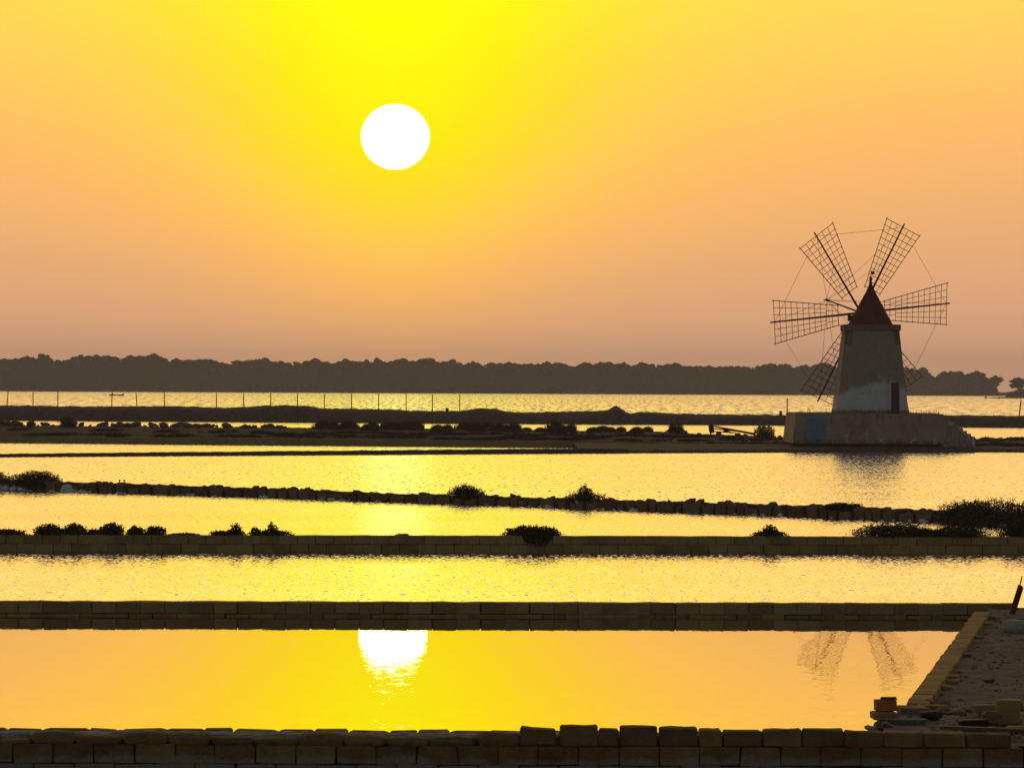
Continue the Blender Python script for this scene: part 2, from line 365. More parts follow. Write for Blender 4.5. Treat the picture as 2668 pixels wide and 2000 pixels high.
# ------------------------------------------------------------------ ground and water
sheet('ground', [(-1350, -150), (1350, -150), (1350, 2560), (-1350, 2560)], -1.2, M['mud'])
sheet('mud_flat', [(-40, -40), (40, -40), (40, 44.6), (-40, 44.6)], -.42, M['mud'])
W2 = Line([(450, 1609), (2000, 1612.5)], -.24)          # foot of the wall behind the still pond
W3 = Line([(150, 1437.6), (2600, 1441.6)], 0)           # foot of the two-course wall
W4 = Line([(0, 1277.5), (250, 1283), (700, 1296), (1000, 1307), (1350, 1318.5), (1650, 1330), (2000, 1342.5), (2650, 1370)], 0)
GL = Line([(0, 1190.5), (650, 1186.5), (1350, 1182), (2000, 1178.8), (2280, 1177.5), (2640, 1178.3)], 0)
IL = Line([(0, 1153), (700, 1159.5), (1350, 1165), (2000, 1170), (2280, 1174), (2640, 1175.5)], 0)
FL = Line([(0, 1095), (700, 1099.6), (1300, 1104), (1950, 1107.5), (2640, 1114)], 0)
def band(name, la, lb, oa, ob, x0, x1, z, m, n=24):
    xs = [x0 + (x1 - x0) * i / n for i in range(n + 1)]
    A = [(la.at_x(x).x, la.at_x(x).y + oa) for x in xs]; B = [(lb.at_x(x).x, lb.at_x(x).y + ob) for x in xs]
    V = [(*p, z) for p in A + B]; k = n + 1
    me = mesh(name, V, [(i, i + 1, k + i + 1, k + i) for i in range(n)])
    o = obj(name, me, m); o['kind'] = 'structure'; return o
sheet('still_pond', [(-22, 44.4), (5.2, 44.4), (5.2, 49.2), (5.8, 50.4), (9.45, 71.0), (9.5, 73.4), (-22, 73.4)], -.20, M['calm'])
band('salt_pond', W2, W3, .2, .25, -30, 34, 0, M['ripple'])
band('salt_pond', W3, W4, .25, .6, -40, 46, 0.001, M['ripple'])
band('salt_pond', W4, GL, .6, .8, -60, 60, 0, M['ripple_far'])
band('salt_pond', GL, IL, .8, 1.5, -70, 62, 0.001, M['ripple_far'])
band('salt_pond', IL, FL, 1.5, 3, -110, 110, 0, M['ripple_far'])
V = [(FL.at_x(x).x, FL.at_x(x).y + 3, 0.001) for x in range(-110, 111, 10)]
o = sheet('lagoon', [(v[0], v[1]) for v in V] + [(1200, 500), (1200, 2330), (-1200, 2330), (-1200, 500)], 0.001, M['lagoon'])

# ------------------------------------------------------------------ block walls
def block(par, base, meshes, c, size, rz, tilt=.0, name='block'):
    o = obj(name, R.choice(meshes), None, par, Vector(c) - base, (R.uniform(-tilt, tilt), R.uniform(-tilt, tilt), rz + R.uniform(-tilt, tilt)), size)
    if R.random() < .5: o.rotation_euler.z += math.pi
    return o
def wall_run(par, line, px0, pitch_px, i0, i1, ztop, h, depth, meshes, fwd=0.0, gap=.007, zj=.006, tilt=.006, skip=()):
    base = par.location
    for i in range(i0, i1):
        if i in skip: continue
        a = line.px(px0 + pitch_px * i); b = line.px(px0 + pitch_px * (i + 1)); c = (a + b) / 2; d = b - a
        rz = math.atan2(d.y, d.x); ln = math.hypot(d.x, d.y) - gap - R.uniform(0, .008)
        hh = h - .006
        nrm = Vector((-d.y, d.x, 0)).normalized()
        p = c + nrm * (depth / 2 - fwd + R.uniform(-.006, .006)); p.z = ztop - h / 2 + R.uniform(-zj, zj)
        block(par, base, meshes, p, (ln, depth, hh), rz, tilt)
# wall behind the still pond
p0 = W2.px(1300); wall2 = empty('block_wall', (p0.x, p0.y, -.6))
tag(wall2, 'bare low tufa block wall between the still pond and rippled water', 'wall')
wall_run(wall2, W2, 51, 63.4, -4, 41, .087, .235, .34, BLK, zj=.008)
wall_run(wall2, W2, 20, 63.4, -4, 41, -.150, .235, .36, BLK, fwd=.02)
wall_run(wall2, W2, 40, 63.4, -4, 41, -.385, .235, .36, BLK, fwd=.02)
# fill behind it, level with the block tops
def core(par, line, px0, px1, off0, off1, z0, z1, m, name='earth_core', step=.4, jit=.012):
    a = line.px(px0).x; b = line.px(px1).x; n = int((b - a) / step) + 2; V = []
    for i in range(n):
        x = a + (b - a) * i / (n - 1); P = line.at_x(x)
        for o_, z_ in ((off0, z0), (off0, z1), ((off0 + off1) / 2, z1), (off1, z1 - .02), (off1 + .05, z0)):
            V.append((P.x - par.location.x, P.y + o_ - par.location.y, z_ + (R.uniform(-jit, jit) if z_ != z0 else 0) - par.location.z))
    k = 5; Fc = [(i * k + j, (i + 1) * k + j, (i + 1) * k + j + 1, i * k + j + 1) for i in range(n - 1) for j in range(k - 1)]
    return obj(name, mesh(name, V, Fc), m, par)
core(wall2, W2, -150, 2640, .33, .75, -.5, .075, M['stone'])
# two-course wall
p0 = W3.px(1300); wall3 = empty('block_wall', (p0.x, p0.y, -.3))
tag(wall3, 'two-course tufa block wall with bushes growing along its top', 'wall')
wall_run(wall3, W3, 729, 47.45, -19, 44, .459, .233, .34, BLK, zj=.007)
wall_run(wall3, W3, 663, 47.45, -18, 45, .224, .233, .34, BLK, fwd=.012)
wall_run(wall3, W3, 690, 47.45, -18, 45, -.011, .233, .34, BLK, fwd=.012)
core(wall3, W3, -150, 2790, .33, .95, -.3, .44, M['earth'])
# near wall
NW = Line([(0, 1943 - 6.4), (1400, 1943), (2668, 1949)], .08)
NY = NW.px(1400).y
p0 = NW.px(1300); wall1 = empty('block_wall', (p0.x, p0.y, -.5))
tag(wall1, 'salt-stained tufa wall with rounded eroded stones along its top', 'wall')
wall_run(wall1, NW, 1091, 105.3, -11, 15, .08, .238, .30, BLKS, zj=.006, gap=.012, tilt=.012)
wall_run(wall1, NW, 1040, 105.3, -11, 15, -.16, .238, .32, BLKS, fwd=.02, gap=.012)
wall_run(wall1, NW, 1091, 105.3, -11, 15, .075, .5, .3, BLKS, fwd=-.34, gap=.012)
base1 = wall1.location
for (xa, xb, ya, yb) in [(1359, 1453, 1893.5, 1903), (1463, 1563, 1892, 1891.5), (1563, 1617, 1898, 1899), (1620, 1718, 1894, 1893.5), (1721, 1824, 1895.5, 1897), (1826, 1887, 1901, 1901),
                         (1890, 1991, 1906, 1903), (1993, 2095, 1902, 1900.5), (2096, 2204, 1900, 1902), (2206, 2306, 1906, 1908), (2308, 2410, 1908, 1909), (2412, 2520, 1910, 1911), (2523, 2642, 1912, 1913)]:
    a = NW.px(xa); b = NW.px(xb); dpt = R.uniform(.24, .30)
    za = dp(xa, ya, a.y + .03).z; zb = dp(xb, yb, b.y + .03).z
    bm = bmesh.new(); bmesh.ops.create_cube(bm, size=1)
    for v in bm.verts:
        t_ = v.co.x + .5; top = za + (zb - za) * t_
        v.co = Vector((a.x + .006 + (b.x - a.x - .012) * t_ + R.uniform(-.008, .008), a.y + .03 + dpt * (v.co.y + .5) + R.uniform(-.012, .012), (.078 if v.co.z < 0 else top + R.uniform(-.006, .006))))
    bmesh.ops.subdivide_edges(bm, edges=list(bm.edges), cuts=2, use_grid_fill=True)
    for v in bm.verts: v.co += Vector((noise.noise(v.co * 6), noise.noise(v.co * 6 + Vector((9, 0, 0))), noise.noise(v.co * 6 + Vector((0, 9, 0))))) * .014
    sharp = [e for e in bm.edges if len(e.link_faces) == 2 and e.calc_face_angle(0) > .8]
    bmesh.ops.bevel(bm, geom=sharp, offset=.018, segments=1, affect='EDGES')
    for v in bm.verts: v.co -= base1
    obj('block', from_bm('block', bm), M['tufa_salt'], wall1)
for (xa, xb, yt) in [(-90, 0, 1915), (0, 84, 1926), (87, 198, 1908), (200, 317, 1917), (326, 438, 1910), (443, 550, 1910), (557, 662, 1921), (667, 781, 1924), (785, 900, 1911), (902, 1008, 1916), (1012, 1120, 1921), (1122, 1240, 1921), (1248, 1356, 1911)]:
    a = NW.px(xa); b = NW.px(xb); zt = dp((xa + xb) / 2, yt, a.y + .1).z; h = zt - .06
    bm = bmesh.new(); bmesh.ops.create_cube(bm, size=1); bmesh.ops.subdivide_edges(bm, edges=list(bm.edges), cuts=4, use_grid_fill=True)
    for v in bm.verts:
        p = v.co.copy(); q = p.normalized() * (.5 * 1.32); v.co = p.lerp(q, .75 if p.z > -.3 else .2)
        v.co.z = max(v.co.z, -.5); nn = noise.noise(v.co * 3.3 + Vector((xa, 0, 0))); v.co += Vector((nn * .05, noise.noise(v.co * 4 + Vector((0, xa, 0))) * .06, noise.noise(v.co * 3 + Vector((0, 0, xa))) * .13))
        v.co = Vector(((a.x + b.x) / 2 + v.co.x * (b.x - a.x) * .95, a.y + .16 + v.co.y * .30, .07 + h / 2 + v.co.z * h)) - base1
    obj('stone', from_bm('stone', bm, True), M['tufa_salt'], wall1)
# salty fill behind the eroded stones and the capping row at the water side
V = []; n_ = 110; xa, xb = NW.px(-100).x, NW.px(2230).x
for i in range(n_):
    x = xa + (xb - xa) * i / (n_ - 1)
    for (o_, z_) in ((.12, .0), (.26, .185), (.36, .2), (.47, .205), (.5, .1), (.52, -.4)):
        V.append((x - base1.x, NY + o_ - base1.y, z_ + (R.uniform(-.012, .012) if z_ > .15 else 0) - base1.z))
k = 6; obj('salty_fill', mesh('salty_fill', V, [(i * k + j, (i + 1) * k + j, (i + 1) * k + j + 1, i * k + j + 1) for i in range(n_ - 1) for j in range(k - 1)]), M['saltfill'], wall1)
x = xa
while x < xb:
    ln = R.uniform(.3, .62)
    o = obj('block', R.choice(BLKO), None, wall1, Vector((x + ln / 2, NY + .58, .10 + R.uniform(-.006, .006))) - base1, (R.uniform(-.02, .02), R.uniform(-.012, .012), R.uniform(-.02, .02)), (ln * .99, .2, .23)); x += ln
# wall along the gravel bank
A = gp(2540, 1592, .09); B = gp(2362, 1830, .09)
sdir = (A - B).normalized(); slen = (A - B).length; srz = math.atan2(sdir.y, sdir.x); snr = Vector((sdir.y, -sdir.x, 0))
swall = empty('block_wall', (B.x, B.y, -.5)); tag(swall, 'narrow straight block wall edging the gravel bank beside still pond', 'wall')
n_ = int(slen / .5) + 1
for i in range(n_):
    c = B + sdir * (slen * (i + .5) / n_) + snr * (.15 + R.uniform(-.006, .006))
    wd = .31 + R.uniform(-.015, .02)
    block(swall, swall.location, BLK, (c.x, c.y, .09 - .12 + R.uniform(-.004, .004)), (slen / n_ - .002, wd, .24), srz, .005)
    block(swall, swall.location, BLK, (c.x, c.y, -.27), (slen / n_ - .006, .30, .24), srz, .004)
    block(swall, swall.location, BLK, (c.x, c.y, -.51), (slen / n_ - .006, .30, .24), srz, .004)
for (px, py) in [(2579, 1604), (2568, 1620), (2546, 1656), (2515, 1701), (2477, 1758), (2475, 1769), (2462, 1785)]:
    c = gp(px + 6, py, .06)
    block(swall, swall.location, BLKO, (c.x, c.y, -.05), (.16 + R.uniform(0, .05), .24, .22), srz + math.pi / 2, .03, 'buttress_block')

# ------------------------------------------------------------------ gravel bank
def bank_z(x, y):
    z = -.005 + .05 * noise.noise(Vector((x * .5, y * .35, 2))) + .022 * noise.noise(Vector((x * 2.2, y * 2, 5))) + .014 * noise.noise(Vector((x * 7, y * 6, 8)))
    if y < 50.5: z += .075 * min(1, (50.5 - y) / 2.5)
    return z
def bank_left(y):
    if y > 50.3: return B.x + (A.x - B.x) * (y - B.y) / (A.y - B.y) + .18
    return lerp_list([(44.3, 4.46), (46.2, 4.60), (49.0, 5.02), (49.6, 5.25), (50.3, 5.70)], y)
V = []; Fc = []; ny, nx = 330, 80
for i in range(ny):
    y = 44.42 + (73.2 - 44.42) * i / (ny - 1); xl = bank_left(y) + (.05 * noise.noise(Vector((y * 3, 1, 1))) if y < 50 else 0)
    for j in range(nx):
        s = j / (nx - 1)
        if j == 0: V.append((xl - .06, y, -.45)); continue
        x = xl + (s ** 1.25) * (15.5 - xl)
        z = bank_z(x, y)
        if j < 3 and y < 50: z -= .04 * (3 - j)
        V.append((x, y, z))
Fc = [(i * nx + j, i * nx + j + 1, (i + 1) * nx + j + 1, (i + 1) * nx + j) for i in range(ny - 1) for j in range(nx - 1)]
bank = obj('gravel_bank', mesh('gravel_bank', V, Fc, True), M['bank']); bank['kind'] = 'structure'
# loose pebbles, too many to count
bm = bmesh.new(); 
for i in range(900):
    y = R.uniform(44.7, 72.8); xl = bank_left(y) + .1; x = xl + R.random() ** 1.2 * min(6.5, y * .155 - xl + .8); s = R.choice((.02, .025, .03, .03, .04, .04, .06, .09)) * R.uniform(.7, 1.2)
    vs_ = bmesh.ops.create_icosphere(bm, subdivisions=1, radius=s * .5)['verts']
    for v in vs_: v.co = Vector((v.co.x * R.uniform(.8, 1.4), v.co.y * 1.3, v.co.z * .45)) + Vector((x, y, bank_z(x, y) + s * .04))
peb = obj('gravel', from_bm('gravel', bm), M['bank']); tag(peb, 'loose pebbles and grit scattered over the bank', 'gravel', kind='stuff')

for i in range(110):
    y = 44.75 + 6.5 * R.random() ** 1.4; x = bank_left(y) + .05 + R.random() ** 1.5 * 2.9; q_ = R.choice((.05, .06, .08, .1, .14, .2))
    obj('stone', R.choice(STN + STN + PAL), None, bank, (x, y, bank_z(x, y) + q_ * .1), (R.uniform(-.4, .4), R.uniform(-.4, .4), R.uniform(0, 6)), (q_ * R.uniform(1, 1.7), q_, q_ * .6))
for i in range(40):
    y = R.uniform(51, 72.5); x = bank_left(y) + .25 + R.random() * 3; q_ = R.choice((.05, .07, .1, .15))
    obj('stone', R.choice(STN + PAL), None, bank, (x, y, bank_z(x, y) + q_ * .1), (R.uniform(-.4, .4), R.uniform(-.4, .4), R.uniform(0, 6)), (q_ * R.uniform(1, 1.7), q_, q_ * .6))
# things lying on the bank
def worn_block(name, c, size, rz, m, label, cat='block', tilt=(0, 0), seed=1, jit=.05, bev=.07, group=None):
    me = block_mesh(900 + seed, jit, bev); me.materials.append(m)
    o = obj(name, me, None, None, c, (tilt[0], tilt[1], rz), size); return tag(o, label, cat, group)
c = gp(2304, 1858, .15); worn_block('stone_slab', (c.x, c.y, .125), (.34, .42, .10), .05, M['tufa'], 'flat pale tufa slab under the orange brick at pond corner', 'slab', seed=1)
cb = dp(2306, 1836, c.y + .12); bz = .18
worn_block('brick', (cb.x, c.y + .10, bz + .075), (.285, .2, .15), .04, M['brick'], 'orange brick standing on a pale slab at the pond corner', 'brick', seed=2, jit=.03, bev=.05)
worn_block('tile_shard', (cb.x + .05, c.y + .12, bz + .167), (.21, .16, .034), .02, M['redwood'], 'dark red tile shard lying on top of the orange brick', 'tile', seed=3)
c = gp(2372, 1845, .1); worn_block('stone_slab', (c.x + .02, c.y, .085), (.40, .5, .09), .1, M['tufa_old'], 'mossy flat slab at the end of the narrow wall', 'slab', seed=4)
c = gp(2430, 1836, .1); worn_block('stone_slab', (c.x, c.y, .075), (.42, .24, .06), -.06, M['tufa'], 'thin slab lying across the foot of the narrow wall', 'slab', seed=5)
c = gp(2360, 1872, .12); worn_block('stone_slab', (c.x, c.y, .085), (.5, .28, .07), -.05, M['bank'], 'grey sunken slab in the earth below the orange brick', 'slab', seed=6)
c = gp(2630, 1884, .1); worn_block('stone_block', (c.x, c.y + .1, .255), (.32, .28, .31), -.12, M['tufa'], 'tall cut tufa block standing by the plank', 'block', seed=7, jit=.03, bev=.03)
c = gp(2585, 1888, .1); worn_block('stone_block', (c.x - .01, c.y, .19), (.26, .24, .19), .08, M['tufa_old'], 'rounded worn tufa block leaning beside the tall block', 'block', seed=8, jit=.04, bev=.22)
c = gp(2585, 1862, .1); worn_block('stone_block', (c.x - .05, c.y + .25, .16), (.34, .22, .13), .2, M['tufa_old'], 'half-buried tufa block behind the rounded worn block', 'block', seed=9, jit=.06, bev=.12)
c = gp(2535, 1893, .1); worn_block('stone_block', (c.x, c.y, .14), (.36, .22, .12), .04, M['iron'], 'blackened flat block in front of the worn tufa block', 'block', seed=10)
c = gp(2655, 1898, .1); worn_block('stone_slab', (c.x + .05, c.y - .12, .115), (.45, .25, .07), .03, M['tufa'], 'pale slab beneath the tall cut tufa block', 'slab', seed=12)
c = gp(2426, 1868, .1); o = obj('dark_rock', put(stone_mesh(501, 2, .3), M['iron']), None, None, (c.x, c.y, .13), (0, 0, .3), (.36, .28, .15)); tag(o, 'small blackish rock heaped on the bank near the slabs', 'rock')
me = mesh('plank', [], []); bm = bmesh.new(); bm_box(bm, (0, 0, 0), (2.1, .16, .045)); bmesh.ops.bevel(bm, geom=list(bm.edges), offset=.006, segments=1, affect='EDGES')
a = dp(2452, 1902, 45.3); pl = obj('wooden_plank', from_bm('wooden_plank', bm), M['wood'], None, (a.x + 1.03, 45.3, a.z - .012 + .02), (0, .028, -.02)); tag(pl, 'long weathered plank laid over the blocks at the bank corner', 'plank')
c = gp(2650, 1640, .05); o = obj('boulder', put(stone_mesh(502, 2, .22), M['pale']), None, None, (c.x, c.y + .1, .08), (0, 0, .2), (.62, .5, .36)); tag(o, 'pale rounded boulder lying on the gravel bank', 'boulder')
# leaning stake
c = gp(2637, 1594, .03); top = dp(2659, 1524, c.y); tip = dp(2663, 1500, c.y)
st = empty('stake', (c.x, c.y, .03)); tag(st, 'leaning reddish wooden stake with a thin rod, on the bank', 'stake')
d = (top - c); rotm = Matrix.Rotation(math.atan2(d.x, d.z), 3, 'Y')
bm = bmesh.new(); bm_box(bm, d / 2 - d.normalized() * .06, (.095, .04, d.length + .12), rotm); obj('board', from_bm('board', bm), M['redwood'], st)
bm = bmesh.new(); bm_box(bm, d / 2 + Vector((.045, -.035, -.03)), (.03, .03, d.length * .97), rotm); obj('batten', from_bm('batten', bm), M['redwood'], st)
bm = bmesh.new(); bm_tube(bm, d * .6 + Vector((.0, -.035, 0)), tip - c, .017, .014, 6); obj('rod', from_bm('rod', bm), M['redwood'], st)

# ------------------------------------------------------------------ rubble wall across the ponds
p0 = W4.px(1300); wall4 = empty('rubble_wall', (p0.x, p0.y, -.2)); b4 = wall4.location
tag(wall4, 'ragged wall of blocks topped with rubble, salt foam at its foot', 'wall')
top4 = [(-300, .52), (0, .50), (200, .44), (600, .40), (1000, .36), (1400, .36), (1700, .40), (2100, .42), (2668, .46), (3000, .46)]
px = -160.0
while px < 2830:
    a = W4.px(px); sc_ = F / a.y; ln = R.choice((.22, .34, .46, .5, .6, .7)) * R.uniform(.9, 1.1); q = W4.px(px + ln * sc_); dd = q - a
    h = lerp_list(top4, px) * R.uniform(.54, .9)
    o = obj('block', R.choice(BLKR), None, wall4, (a + q) / 2 + Vector((0, .24 + R.uniform(-.04, .04), h / 2 - .08)) - b4, (R.uniform(-.05, .05), R.uniform(-.05, .05), math.atan2(dd.y, dd.x) + R.uniform(-.08, .08)), (ln * 1.05, .36, h + .16))
    for _ in range(R.choice((2, 3, 3, 4))):
        s = R.choice((.10, .14, .2, .24, .3, .36)); u = R.random(); c = a.lerp(q, u)
        obj('stone', R.choice(STN), None, wall4, c + Vector((0, R.uniform(.12, .7), h - .02 + s * .14)) - b4, (R.uniform(-.4, .4), R.uniform(-.4, .4), R.uniform(0, 6)), (s * R.uniform(1, 1.6), s, s * R.uniform(.6, .9)))
    px += ln * sc_
V = []; n_ = 260
for i in range(n_):
    P = W4.px(-160 + 2990 * i / (n_ - 1)); h = lerp_list(top4, -160 + 2990 * i / (n_ - 1))
    for (o_, z_) in ((.3, -.2), (.33, h - .06), (.7, h - .03), (1.1, h - .08), (1.5, -.2)): V.append(P + Vector((0, o_, z_ + (R.uniform(-.03, .03) if z_ > 0 else 0))) - b4)
k = 5; obj('earth_core', mesh('earth_core', V, [(i * k + j, (i + 1) * k + j, (i + 1) * k + j + 1, i * k + j + 1) for i in range(n_ - 1) for j in range(k - 1)]), M['earth'], wall4)
# salt foam at the foot
def foam(px0, px1, h, n, label, up=0.0):
    bm = bmesh.new(); c0 = W4.px((px0 + px1) / 2)
    for i in range(n):
        u = R.random(); P = W4.px(px0 + (px1 - px0) * u); s = h * R.uniform(.5, 1.1)
        vs_ = bmesh.ops.create_icosphere(bm, subdivisions=2, radius=.5)['verts']; of = Vector((R.uniform(0, 40), R.uniform(0, 40), 0))
        sx = s * R.uniform(1.2, 2.4); zc = up * R.random()
        for v in vs_:
            k_ = 1 + .5 * noise.noise(v.co * 3 + of); v.co = Vector((v.co.x * sx * k_, v.co.y * s * 1.3 * k_, max(-.1, v.co.z) * s * 1.5 * k_ + zc)) + Vector((P.x, P.y - .05 - R.random() * .1 * (1 - zc), .0)) - c0
    o = obj('salt_foam', from_bm('salt_foam', bm, True), M['salt'], None, c0)
    return tag(o, label, 'foam', 'salt foam along the rubble wall')
foam(-20, 70, .22, 13, 'long white salt foam drift below the broad low bush', .12)
foam(55, 85, .15, 5, 'white salt foam drift beside the long drift below the bush')
foam(125, 145, .1, 3, 'small white salt foam clump between two larger foam drifts')
foam(160, 205, .20, 8, 'tall tongue of white salt foam climbing the rubble wall', .22)
foam(185, 245, .14, 9, 'low white salt foam drift at the foot of the tall tongue')
FL_ = 'small white salt foam clump at the foot of the rubble wall'
for (a, b, h) in [(309, 330, .1), (470, 482, .07), (490, 512, .1), (558, 570, .07), (640, 650, .06), (680, 697, .13), (836, 846, .09), (860, 873, .12), (886, 898, .12), (908, 914, .08), (930, 936, .06), (982, 992, .10),
                  (1112, 1120, .06), (1160, 1175, .07), (1266, 1276, .07), (1378, 1384, .06), (1406, 1412, .11), (1424, 1436, .13), (1554, 1562, .06), (1565, 1573, .09), (1598, 1604, .09), (1612, 1618, .06), (1648, 1666, .12),
                  (1915, 1922, .07), (1957, 1990, .09), (2030, 2037, .16), (2165, 2170, .08), (2245, 2250, .06), (2296, 2304, .08), (2328, 2333, .09), (2366, 2372, .12), (2403, 2416, .16), (2610, 2640, .16)]:
    foam(a, b, h, max(2, int((b - a) / 3)), FL_)
c = W4.px(1505); o = obj('foam_patch', put(stone_mesh(77, 2, .3), M['salt']), None, None, (c.x, c.y - .02, .24), (0, .7, 0), (.24, .12, .1)); tag(o, 'white salt patch stuck to the rubble wall under a bush', 'foam')
# little sluice frame
c = W4.px(317); sg = empty('sluice_frame', (c.x, c.y + .25, .36)); tag(sg, 'small sluice frame with two upright pegs on the rubble wall', 'sluice')
zt = dp(317, 1259, c.y + .25).z - .36
bm = bmesh.new(); bm_box(bm, (0, 0, zt / 2), (.34, .2, zt + .1)); bmesh.ops.bevel(bm, geom=list(bm.edges), offset=.02, segments=1, affect='EDGES'); obj('sill', from_bm('sill', bm), M['tufa_old'], sg)
for sx in (-.095, .095):
    bm = bmesh.new(); bm_tube(bm, (sx, 0, zt), (sx, 0, zt + .15), .022, .022, 8); bm_tube(bm, (sx, 0, zt + .11), (sx, 0, zt + .155), .034, .034, 8); obj('peg', from_bm('peg', bm), M['iron'], sg)

# ------------------------------------------------------------------ earth dikes
gtop = [(-400, 1183), (0, 1181.8), (300, 1178.5), (650, 1175.5), (1000, 1172.5), (1350, 1169), (1500, 1168)]
def prof_g(x):
    P = GL.at_x(x); px = PW / 2 + F * P.x / P.y; h = max(.12, min(.5, dp(px, lerp_list(gtop, px), P.y + .5).z))
    return [(0, -.3), (.02, .05), (.3, h * .9), (.8, h), (1.5, h * .8), (1.7, -.3)]
dike('thin_dike', GL, -66, 8.0, .22, prof_g, M['earth'], .035, 1.2, 1)
ftop = [(-300, 1055), (0, 1055), (158, 1058), (300, 1058), (440, 1057.5), (570, 1061.5), (640, 1060), (690, 1056), (790, 1056), (830, 1063.5), (1000, 1066), (1060, 1069), (1120, 1070.5), (1200, 1070.5), (1240, 1064), (1290, 1064.5), (1320, 1072), (1390, 1074.5), (1440, 1072), (1560, 1070), (1588, 1068), (1600, 1060), (1608, 1057), (1616, 1060), (1632, 1072), (1645, 1078), (1670, 1073), (1690, 1072), (1730, 1075), (1760, 1077), (1850, 1079), (2000, 1080), (2070, 1080.5), (2450, 1081), (2668, 1083), (3000, 1084)]
def prof_f(x):
    P = FL.at_x(x); px = PW / 2 + F * P.x / P.y; h = dp(px, lerp_list(ftop, px), P.y + 4).z
    return [(0, -.4), (.05, .12), (1.0, h * .48), (2.2, h * .8), (4, h), (6, h * .97), (8, h * .5), (9.5, -.4)]
fd = dike('far_dike', FL, -92, 92, .16, prof_f, M['earth'], .10, 1.0, 2)

# island with the mill
qtop = [(-300, 1135), (0, 1136), (700, 1141), (1300, 1148), (1700, 1150), (2080, 1151.5), (2540, 1152), (3000, 1153)]
itop = [(-300, 1104), (0, 1107), (700, 1113), (1350, 1119), (1700, 1123), (1850, 1129), (2060, 1138), (2160, 1140), (2480, 1144), (2540, 1141), (2580, 1146), (2620, 1147), (2668, 1142), (3000, 1140)]
def prof_i(x):
    P = IL.at_x(x); px = PW / 2 + F * P.x / P.y
    hq = dp(px, lerp_list(qtop, px), P.y + .3).z - .03; hi = dp(px, lerp_list(itop, px), P.y + 13).z
    return [(.25, -.4), (.3, hq - .02), (1.2, hq + .0), (4, hq * .6 + hi * .4), (8, hq * .3 + hi * .7), (13, hi), (16, hi * .9), (19, -.4)]
isl = dike('mill_island', IL, -60, 58, .3, prof_i, M['scrubsoil'], .07, .7, 3)
# its quay wall along the water, as far as the steps
def quay(name, xa, xb, label, bulge=0):
    qa = IL.px(xa); qz = empty(name, (qa.x, qa.y, -.3)); tag(qz, label, 'wall')
    px = xa
    while px < xb:
        l_ = R.uniform(.9, 2.4); P = IL.px(px); e = min(px + l_ * F / P.y, xb); Q = IL.px(e); h = dp(px, lerp_list(qtop, px), P.y + .1).z
        d_ = Q - P; o = obj('slab', R.choice(QM), None, qz, (P + Q) / 2 + Vector((0, .22 + R.uniform(-.02, .02), (h - .3) / 2 + R.uniform(-.02, .02))) - qz.location, (0, 0, math.atan2(d_.y, d_.x)), (d_.length - .015, .5, h + .3)); px = e
QM = [put(block_mesh(200 + i, .012, .02), M['quay']) for i in range(6)]
quay('quay_wall', -150, 1840, 'long low ochre quay wall below the reeds and scrub')
quay('quay_wall', 2085, 2536, 'low ochre quay wall in front of the windmill platform')
# mud and rubble in front of the island between the thin dike and the mill quay
def prof_m(x):
    P = GL.at_x(x); o_ = IL.at_x(x).y - P.y
    return [(0, -.3), (.02, .06), (.5, .20), (max(1.2, o_ * .6), .34), (o_ + .25, .40), (o_ + .9, -.3)]
dike('mud_shore', GL, 4.6, 58, .2, prof_m, M['earth'], .06, 1.3, 4)
def rubble(n, pxa, pxb, offa, offb, sizes, line=IL, par=isl, top=itop, lift=0.0, mats=STN):
    for i in range(n):
        px = R.uniform(pxa, pxb); P = line.px(px); o_ = R.uniform(offa, offb); s = R.choice(sizes) * R.uniform(.8, 1.2)
        pr = prof_i(P.x); z = lerp_list(pr[1:], o_)
        obj('stone', R.choice(mats), None, par, (P.x, P.y + o_, z + lift + s * .2), (R.uniform(-.4, .4), R.uniform(-.4, .4), R.uniform(0, 6)), (s * R.uniform(1, 1.9), s, s * .75))
rubble(95, -60, 720, 11.5, 14, (.25, .35, .5, .7))
rubble(16, -40, 700, 5, 11, (.25, .35, .5), mats=PAL)
rubble(26, 700, 1980, 8, 13.5, (.2, .3, .4))
rubble(22, 1880, 2080, 3, 12.5, (.2, .3, .45))
rubble(18, 2540, 2668, 2, 12, (.25, .4, .5))
rubble(14, 1700, 2080, .5, 2.5, (.2, .3), mats=PAL)

# ------------------------------------------------------------------ the windmill
YP = 255.5; sc_ = F / YP
pz0, pz1 = .55, 2.73
mill = empty('windmill', (26.2, 260.0, pz1)); tag(mill, 'plastered windmill with red conical roof and six lattice sails on a platform', 'windmill')
mo = mill.location
def wl(x, y, z): return (x - mo.x, y - mo.y, z - mo.z)
# platform: battered walls
xl0, xr0, xl1, xr1 = (2066 - 1334) / sc_, (2467 - 1334) / sc_, (2075 - 1334) / sc_, (2461 - 1334) / sc_
bm = bmesh.new(); bt = .25
q = [bm.verts.new(p) for p in [(xl0, YP, pz0), (xr0, YP, pz0), (xr0, YP + 9.4, pz0), (xl0, YP + 9.4, pz0), (xl1, YP + bt, pz1), (xr1, YP + bt, pz1 - .06), (xr1, YP + 9.2, pz1), (xl1, YP + 9.2, pz1)]]
for f in [(0, 1, 5, 4), (1, 2, 6, 5), (2, 3, 7, 6), (3, 0, 4, 7), (4, 5, 6, 7)]: bm.faces.new([q[i] for i in f])
bmesh.ops.subdivide_edges(bm, edges=list(bm.edges), cuts=9, use_grid_fill=True)
for v in bm.verts:
    if v.co.z > pz0 + .05: v.co += Vector((noise.noise(v.co * .9), noise.noise(v.co * .9 + Vector((7, 0, 0))), noise.noise(v.co * 1.3 + Vector((0, 7, 0))) * .8)) * .035
    v.co -= Vector((mo.x, mo.y, pz0))
